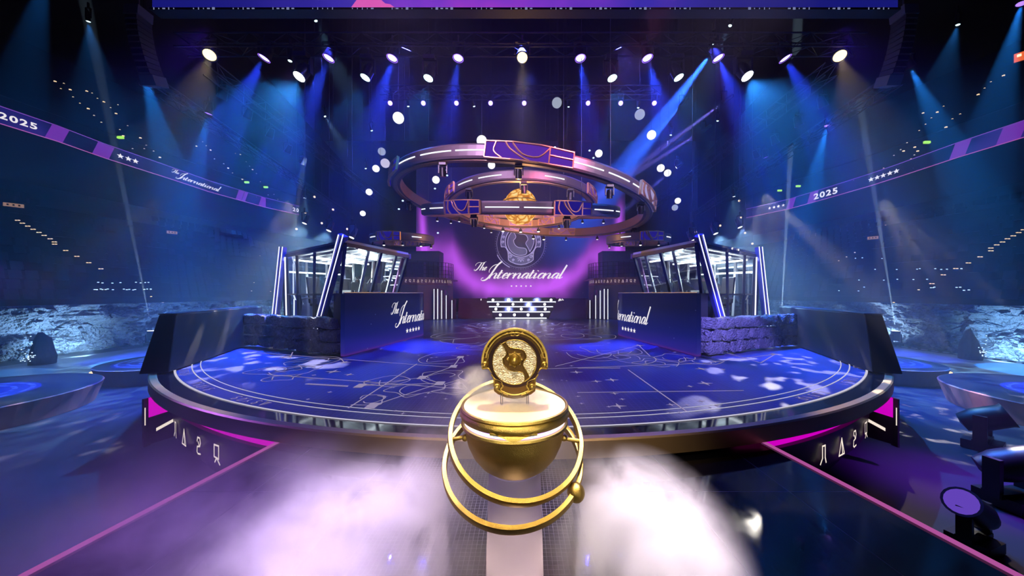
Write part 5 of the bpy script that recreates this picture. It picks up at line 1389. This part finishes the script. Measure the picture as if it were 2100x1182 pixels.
# flower boss
fl = star_poly(0, .07, .255, 8, .76)
fp_ = MB().slab(fl, .012, .026, tf(0)).build('flower_plate', M['goldsmooth'], tr, True, bevel=.002)
mb = MB().lathe([(.18*ak,0),(.18*ak,.010),(.15*ak,.018),(.145*ak,.014),(.11*ak,.02),(.095*ak,.034),(.055*ak,.042),(1e-4,.044)], 32, (0,0,0), Matrix.Rotation(PI/2,3,'X'))
mb.v = [p+ac+Vector((0,-.024,.07*ak)) for p in mb.v]; mb.build('flower_boss', M['gold'], tr, True, smooth=True).parent = fp_
mb = MB()
for i in range(8):
    a = 2*PI*i/8; mb.sphere(tf(.026)(.215*math.sin(a), .07+.215*math.cos(a), 0), .0055, 8, 6)
mb.build('flower_bead', M['goldsmooth'], tr, True, smooth=True).parent = fp_
for u, v in ((-.89,-.08),(.89,-.08),(-.52,-.74),(.52,-.74)):
    m = Matrix.Rotation(PI/2,3,'X'); mb = MB().lathe([(.088*ak,0),(.088*ak,.012),(.062*ak,.016),(.055*ak,.024),(.03*ak,.03),(1e-4,.031)], 20, (0,0,0), m)
    c = tf(.012)(u, v, 0); mb.v = [p+c for p in mb.v]; mb.build('dome_rivet', M['gold'], tr, True, smooth=True)
sc_ = MB()
def scroll(pts, w=.026):
    p = [tf(.016)(q[0], q[1], 0) for q in crom(pts, 6)]; sc_.tube(p, w*ak, 6)
for s in (-1,1):
    scroll([(s*.98,-.2),(s*.84,.02),(s*.8,.2),(s*.92,.3)]); scroll([(s*.80,.12),(s*.86,.3),(s*.80,.42)]); scroll([(s*.70,-.38),(s*.62,-.52),(s*.60,-.75),(s*.45,-.9),(s*.2,-1.0)])
    scroll([(s*.40,-.62),(s*.36,-.74),(s*.42,-.86),(s*.30,-.92)]); scroll([(s*.62,-.5),(s*.42,-.58),(s*.36,-.66)]); scroll([(s*.97,-.215),(s*.8,-.2),(s*.68,-.33)])
    scroll([(s*.3,.9),(s*.18,.84),(s*.06,.9),(0,.84)]); scroll([(s*.14,.80),(s*.05,.76),(0,.80)], .02)
    scroll([(s*.90,.1),(s*.95,.2),(s*.9,.42)], .018)
scroll([(-.3,-.93),(-.1,-.99),(.1,-.99),(.3,-.93)])
sc_.build('scroll_relief', M['gold'], tr, True, smooth=True)
k = NT('clear_acrylic_peg'); g = glassmat('clear_acrylic', (.95,.93,.9), .3); M['acrylic'] = g
for x in (-.069,.069): MB().lathe([(.007,2.4055),(.007,2.47),(1e-4,2.472)], 12, (TX+x,TD-.034,0)).build('support_peg', M['acrylic'], tr, True)

bw = thing('gold_bowl', 'hammered gold bowl with a white light slot, holding up the trophy over the runway', 'bowl', (TX,TD,2.03))
bc = (TX,TD,0)
M['bowltop'] = pbr('pale_satin_top', (.78,.66,.5), .5, .2)
MB().lathe([(1e-4,2.404),(.272,2.404)], 72, bc).build('bowl_top', M['bowltop'], bw, True)
MB().lathe([(.272,2.404),(.276,2.41),(.285,2.408),(.289,2.398),(.284,2.39),(.291,2.382),(.293,2.365),(.288,2.352),(.276,2.347),(.27,2.345)], 96, bc).build('upper_band', M['gold'], bw, True, smooth=True)
mb = MB()
mb.lathe([(.2705,2.345),(.2705,2.322)], 96, bc); mb.build('light_slot', emit('bowl_white_light', (.9,.85,1), 3.0, True), bw, True)
for z in (2.3445,2.3225): MB().lathe([(.2712,z-.003),(.2712,z+.003)], 96, bc).build('violet_slot_edge', emit('bowl_violet_light_%d' % int(z*1e4), (.45,.12,1), 1.6), bw, True)
MB().lathe([(.268,2.324),(.284,2.322),(.287,2.312),(.281,2.302),(.268,2.299),(.266,2.29),(.262,2.25),(.25,2.20),(.225,2.145),(.188,2.098),(.14,2.062),(.08,2.042),(1e-4,2.034)], 96, bc).build('lower_bowl', M['gold'], bw, True, smooth=True)
# the dip in the band at the front
vf = lambda u, v, w: Vector((TX+(.2915+w)*math.sin(u/.29), TD-(.2915+w)*math.cos(u/.29), v))
n_ = 24
up_ = [(-.11+.22*i/n_, 2.3485-.026*max(0,1-abs(-.11+.22*i/n_)/.07)**1.2) for i in range(n_+1)]
MB().slab(up_+[(.11,2.358),(-.11,2.358)], -.02, .006, vf).build('band_dip', M['gold'], bw, True)
lo_ = [(-.1+.2*i/n_, 2.3235-.016*max(0,1-abs(-.1+.2*i/n_)/.06)) for i in range(n_+1)]
for s in (-1,1):
    MB().tube([(TX+s*.262,TD-.03,2.225 if s > 0 else 2.235),(TX+s*.345,TD-.03,2.21 if s > 0 else 2.215)], .011, 10).build('axle_pin', M['gold'], bw, True, smooth=True)
    MB().sphere((TX+s*.264,TD-.03,2.228), .019, 12, 8).build('pin_collar', M['gold'], bw, True, smooth=True)
def hoop(name, label, cen, R, nu, ru, balls):
    f = frame_at(cen, nu, ru); root = thing(name, label, 'hoop', cen)
    t, h = .02, .043
    MB().ring(f, [(R-t,-h/2),(R,-h/2),(R+.004,-h*.3),(R+.004,h*.3),(R,h/2),(R-t,h/2)], 160).build('hoop_band', M['gold'], root, True, smooth=True)
    for a in balls:
        p = rpt(f, R-.004, math.radians(a), 0); MB().sphere(p, .043, 24, 16, (1,1,1.08)).build('gold_ball', M['gold'], root, True, smooth=True)
    return root
hoop('orbit_hoop', 'tilted gold hoop circling the bowl high behind the shield', Vector((TX+.01,1.75,2.245)), .362, -.66, -.17, (-160,))
hoop('orbit_hoop', 'lower gold hoop with a gold ball on its right, sweeping under the bowl', Vector((TX-.01,1.745,2.115)), .372, -.50, .0, (58,))
k = NT('frosted_column'); t = k.n('BsdfTranslucent'); d_ = k.n('BsdfDiffuse'); t.inputs[0].default_value = (.95,.9,.92,1); d_.inputs[0].default_value = (.85,.8,.84,1); tp = k.n('BsdfTransparent')
m1 = k.n('MixShader'); m1.inputs[0].default_value = .5; k.l(t.outputs[0], m1.inputs[1]); k.l(d_.outputs[0], m1.inputs[2])
m2 = k.n('MixShader'); m2.inputs[0].default_value = .55; k.l(tp.outputs[0], m2.inputs[1]); k.l(m1.outputs[0], m2.inputs[2]); k.l(m2.outputs[0], k.out.inputs[0]); M['column'] = k.m
pc = thing('trophy_column', 'pale frosted column rising from the runway under the gold bowl', 'column stand', (TX,TD,1.153))
MB().lathe([(.165,1.165),(.14,2.055)], 48, bc).build('column_tube', M['column'], pc, True, smooth=True)
MB().lathe([(1e-4,1.153),(.19,1.153),(.19,1.17),(.17,1.172)], 48, bc).build('column_foot', M['steel'], pc, True)

# ================================================================== light
# wash on the stage floor
for i, (x, y, e) in enumerate(((-4.8,7.0,.9),(4.2,6.8,1.0),(0,7,.45),(0,15,.5),(-8,9,.6),(8,9,.6))):
    spot('blue_wash', (x*.8,10.8,11.2), (x,y,1.4), LT['wash']*e, (.06,.07,1), 44, .9, .3)
# leaf-shaped gobo light on the floor
for i, (src, dst, deg, e, sc2, lo_, hi_) in enumerate((((-7.8,10.8,6.2),(-6.2,8.3,1.4),44,2.6,(15,15,15),.56,.63),((7.8,10.3,6.2),(5.6,6.6,1.4),48,2.4,(14,14,14),.57,.64),((9.4,8.4,5.5),(10.2,6.4,0),54,3.0,(14,14,14),.57,.66),((0,18,6.0),(0,16.2,1.4),70,1.6,(22,22,22),.55,.66),((-9.4,8.4,5.5),(-10.0,6.0,0),50,.8,(14,14,14),.57,.66))):
    spot('leaf_gobo', src, dst, LT['gobo']*e, (1,.93,.82), deg, .5, .03, None, ('noise', sc2, lo_, hi_, (i*3.7,i,0)))
# rocks
for (x, y, tx, ty, tz, e, c) in ((-20.3,15.2,-22.3,15.5,.9,1.6,(.35,.68,1)),(-19.9,19.4,-22.0,20.0,1.1,.55,(.22,.5,1)),(-18.6,24.5,-21,25.5,1.2,.5,(.3,.6,1)),(-20.4,10.6,-22.6,11,1.3,.10,(.05,.2,1)),
        (20.2,19.2,22.1,19.8,.9,1.5,(.5,.8,1)),(20.5,14.0,22.4,14.3,.8,1.7,(.3,.65,1)),(18.6,25,21,26,1.2,.4,(.3,.6,1))):
    spot('rock_light', (x,y,.25), (tx,ty,tz), LT['rock']*e, c, 105, 1.0, .1)
for s in (-1,1):
    spot('rock_wash', (s*12,14,10.5), (s*22.5,17,1.0), LT['rockwash'], (.06,.14,1), 60, .8, .3)
    spot('walkway_wash', (s*16,15,11), (s*18,15,0), LT['walk']*(1.3 if s > 0 else .7), (.45,.62,1), 50, .8, .3)
    spot('floor_wash', (s*9.5,9.8,11), (s*8.5,5.0,0), LT['floorwash'], (.08,.02,1) , 50, .8, .3)
    spot('stone_light', (s*3.4,4.8,4.6), (s*5.5,8.5,1.9), LT['stone']*(1 if s > 0 else .03), (.24,.2,1), 26, .5, .1)
spot('violet_pool', (7.9,4.3,3.6), (7.0,5.0,0), LT['pool'], (.3,.02,1), 46, 1.0, .15)
spot('ring_pink', (3.2,5.5,9.0), (1.2,9.6,6.9), LT['ringpink'], (1,.12,.3), 22, .9, .2)
spot('ring_fill', (-3.5,3.5,9.0), (0,13,7), LT['ringfill'], (.72,.45,.85), 44, .9, .4)
spot('ring_fill', (5.5,3.5,9.0), (1,13,7), LT['ringfill'], (.72,.5,.85), 44, .9, .4)
# trophy, brass rim and fog
spot('trophy_key', (.15,3.4,8.5), (TX,1.75,2.4), LT['key'], (1,.83,.62), 9, .6, .12)
spot('trophy_front', (-1.0,-1.6,3.6), (TX,1.75,2.45), LT['front'], (1,.87,.62), 12, .6, .35)
spot('trophy_front', (1.4,-1.4,2.6), (TX,1.75,2.4), LT['front']*.6, (1,.88,.68), 12, .6, .35)
spot('rim_warm', (0,-1.0,9.0), (0,3.5,1.3), LT['rim'], (1,.74,.45), 30, .8, .3)
spot('fog_light', (1.3,2.2,12.5), (.80,1.66,1.4), LT['fog'], (1,.83,.93), 6.4, .9, .2)
spot('fog_light', (-1.5,2.2,12.5), (-1.06,1.72,1.4), LT['fog']*.8, (.84,.62,1), 8.8, .9, .2)
spot('fog_light', (0,3.2,12.5), (-.1,2.75,1.6), LT['fog']*.3, (.9,.8,1), 6, .9, .2)
spot('fog_light', (-2.6,2.3,12.5), (-2.0,2.0,1.3), LT['fog']*.22, (.5,.24,1), 12, .9, .2)
spot('fog_violet', (-8.2,5.0,3.4), (-2.6,2.0,1.1), LT['fogv'], (.36,.12,1), 60, .9, .3)

lc = bpy.data.lights.new('column_lamp', 'POINT'); lc.energy = 2.0; lc.color = (1,.72,.7); lc.shadow_soft_size = .05
lo = bpy.data.objects.new('column_lamp', lc); C.objects.link(lo); lo.parent = pc; lo.location = (0,0,.42)
# ================================================================== haze and fog
hz = MB().box((0,28.6,13.9), (100,48,28.0))
k = NT('hall_haze'); v = k.n('VolumeScatter'); v.inputs['Color'].default_value = (.9,.93,1,1); v.inputs['Density'].default_value = HAZE; v.inputs['Anisotropy'].default_value = .25
k.l(v.outputs[0], k.out.inputs[1]); 
tag(hz.build('haze', k.m), 'thin theatrical haze filling the dark hall beyond the runway', 'haze', None, 'stuff')
def fogmat(name, dens, scale, lo, hi, stretch=(1,1,1), off=(0,0,0), power=1.6):
    k = NT(name); tc = k.n('TexCoord'); ln = k.n('VectorMath'); ln.operation = 'LENGTH'; k.l(tc.outputs['Object'], ln.inputs[0])
    fall = k.math('POWER', k.math('SUBTRACT', 1.0, k.math('MINIMUM', ln.outputs['Value'], 1.0)), power)
    ge = k.n('NewGeometry'); mp = k.n('Mapping'); mp.inputs['Scale'].default_value = stretch; mp.inputs['Location'].default_value = off; k.l(ge.outputs['Position'], mp.inputs[0])
    nz = k.n('TexNoise'); nz.inputs['Scale'].default_value = scale; nz.inputs['Detail'].default_value = 4.5; nz.inputs['Roughness'].default_value = .62; nz.inputs['Distortion'].default_value = .6; k.l(mp.outputs[0], nz.inputs['Vector'])
    mr = k.n('MapRange'); mr.inputs['From Min'].default_value = lo; mr.inputs['From Max'].default_value = hi; k.l(nz.outputs[0], mr.inputs[0])
    v = k.n('VolumeScatter'); v.inputs['Color'].default_value = (.97,.96,1,1); v.inputs['Anisotropy'].default_value = 0
    k.l(k.math('MULTIPLY', k.math('MULTIPLY', fall, mr.outputs[0]), dens), v.inputs['Density']); k.l(v.outputs[0], k.out.inputs[1])
    try: k.m.cycles.volume_step_rate = FOGSTEP
    except Exception: pass
    return k.m
def plume(label, cen, rad, rot, mat):
    o = MB().sphere((0,0,0), 1.0, 20, 12).build('fog_plume', mat); o.location = cen; o.scale = rad; o.rotation_euler = rot
    return tag(o, label, 'fog', None, 'stuff')
if FOG:
    plume('bright pinkish fog plume rolling down the runway on the right of the trophy', (.60,1.72,1.55), (.60,.60,.62), (0,.2,0), fogmat('fog_right', 22, 3.0, .38, .62))
    plume('bright fog bank on the runway at the left of the trophy', (-.82,1.80,1.48), (.95,.72,.62), (0,-.2,0), fogmat('fog_left', 17, 2.8, .40, .64, off=(3,1,0)))
    plume('lilac fog spreading over the left half of the runway', (-2.0,2.1,1.35), (1.5,1.1,.8), (0,-.1,0), fogmat('fog_lilac', 2.6, 1.9, .38, .66, off=(9,1,3)))
    plume('fog rising behind the gold bowl before the brass rim', (-.12,2.45,1.75), (1.05,.6,.8), (0,0,0), fogmat('fog_back', 5.0, 2.2, .40, .72, off=(1,4,0)))
    plume('thin violet smoke drifting over the dark floor on the left', (-3.6,2.7,1.25), (3.0,1.7,1.35), (0,-.1,0), fogmat('fog_violet', .7, 1.1, .38, .75, off=(6,2,1)))
    plume('small puff of white smoke at the left of the bowl top', (-.26,1.86,2.47), (.16,.16,.13), (0,0,0), fogmat('fog_puff', 34, 13, .40, .62, off=(2,2,2)))
    plume('thin layer of mist added for the white glow of the bowl top', (TX,1.75,2.43), (.27,.27,.045), (0,0,0), fogmat('fog_bowl', 26, 11, .36, .66, off=(5,0,0)))  # added mist whitens the bowl top to give its overbright glow

# ================================================================== camera and world
cam = bpy.data.cameras.new('camera'); co = bpy.data.objects.new('camera', cam); C.objects.link(co)
cam.sensor_width = 36; cam.lens = F_/2100*36; cam.shift_x = -18/2100; cam.shift_y = 11/2100; cam.clip_start = .02; cam.clip_end = 300
co.location = (0,0,CAMZ); co.rotation_euler = (PI/2,0,0); sc.camera = co
wd = bpy.data.worlds.new('world'); sc.world = wd; wd.use_nodes = True
wd.node_tree.nodes['Background'].inputs[0].default_value = (.1,.25,1,1); wd.node_tree.nodes['Background'].inputs[1].default_value = .001
sc.view_settings.view_transform = 'Standard'; sc.view_settings.look = 'None'; sc.view_settings.gamma = 1; sc.view_settings.use_curve_mapping = False
sc.view_settings.exposure = 0
sc.cycles.adaptive_threshold = .015
cy = sc.cycles
cy.max_bounces = 4; cy.diffuse_bounces = 1; cy.glossy_bounces = 2; cy.transmission_bounces = 2; cy.volume_bounces = 0; cy.transparent_max_bounces = 10
cy.sample_clamp_indirect = 3; cy.sample_clamp_direct = 0; cy.caustics_reflective = False; cy.caustics_refractive = False
cy.volume_max_steps = 96
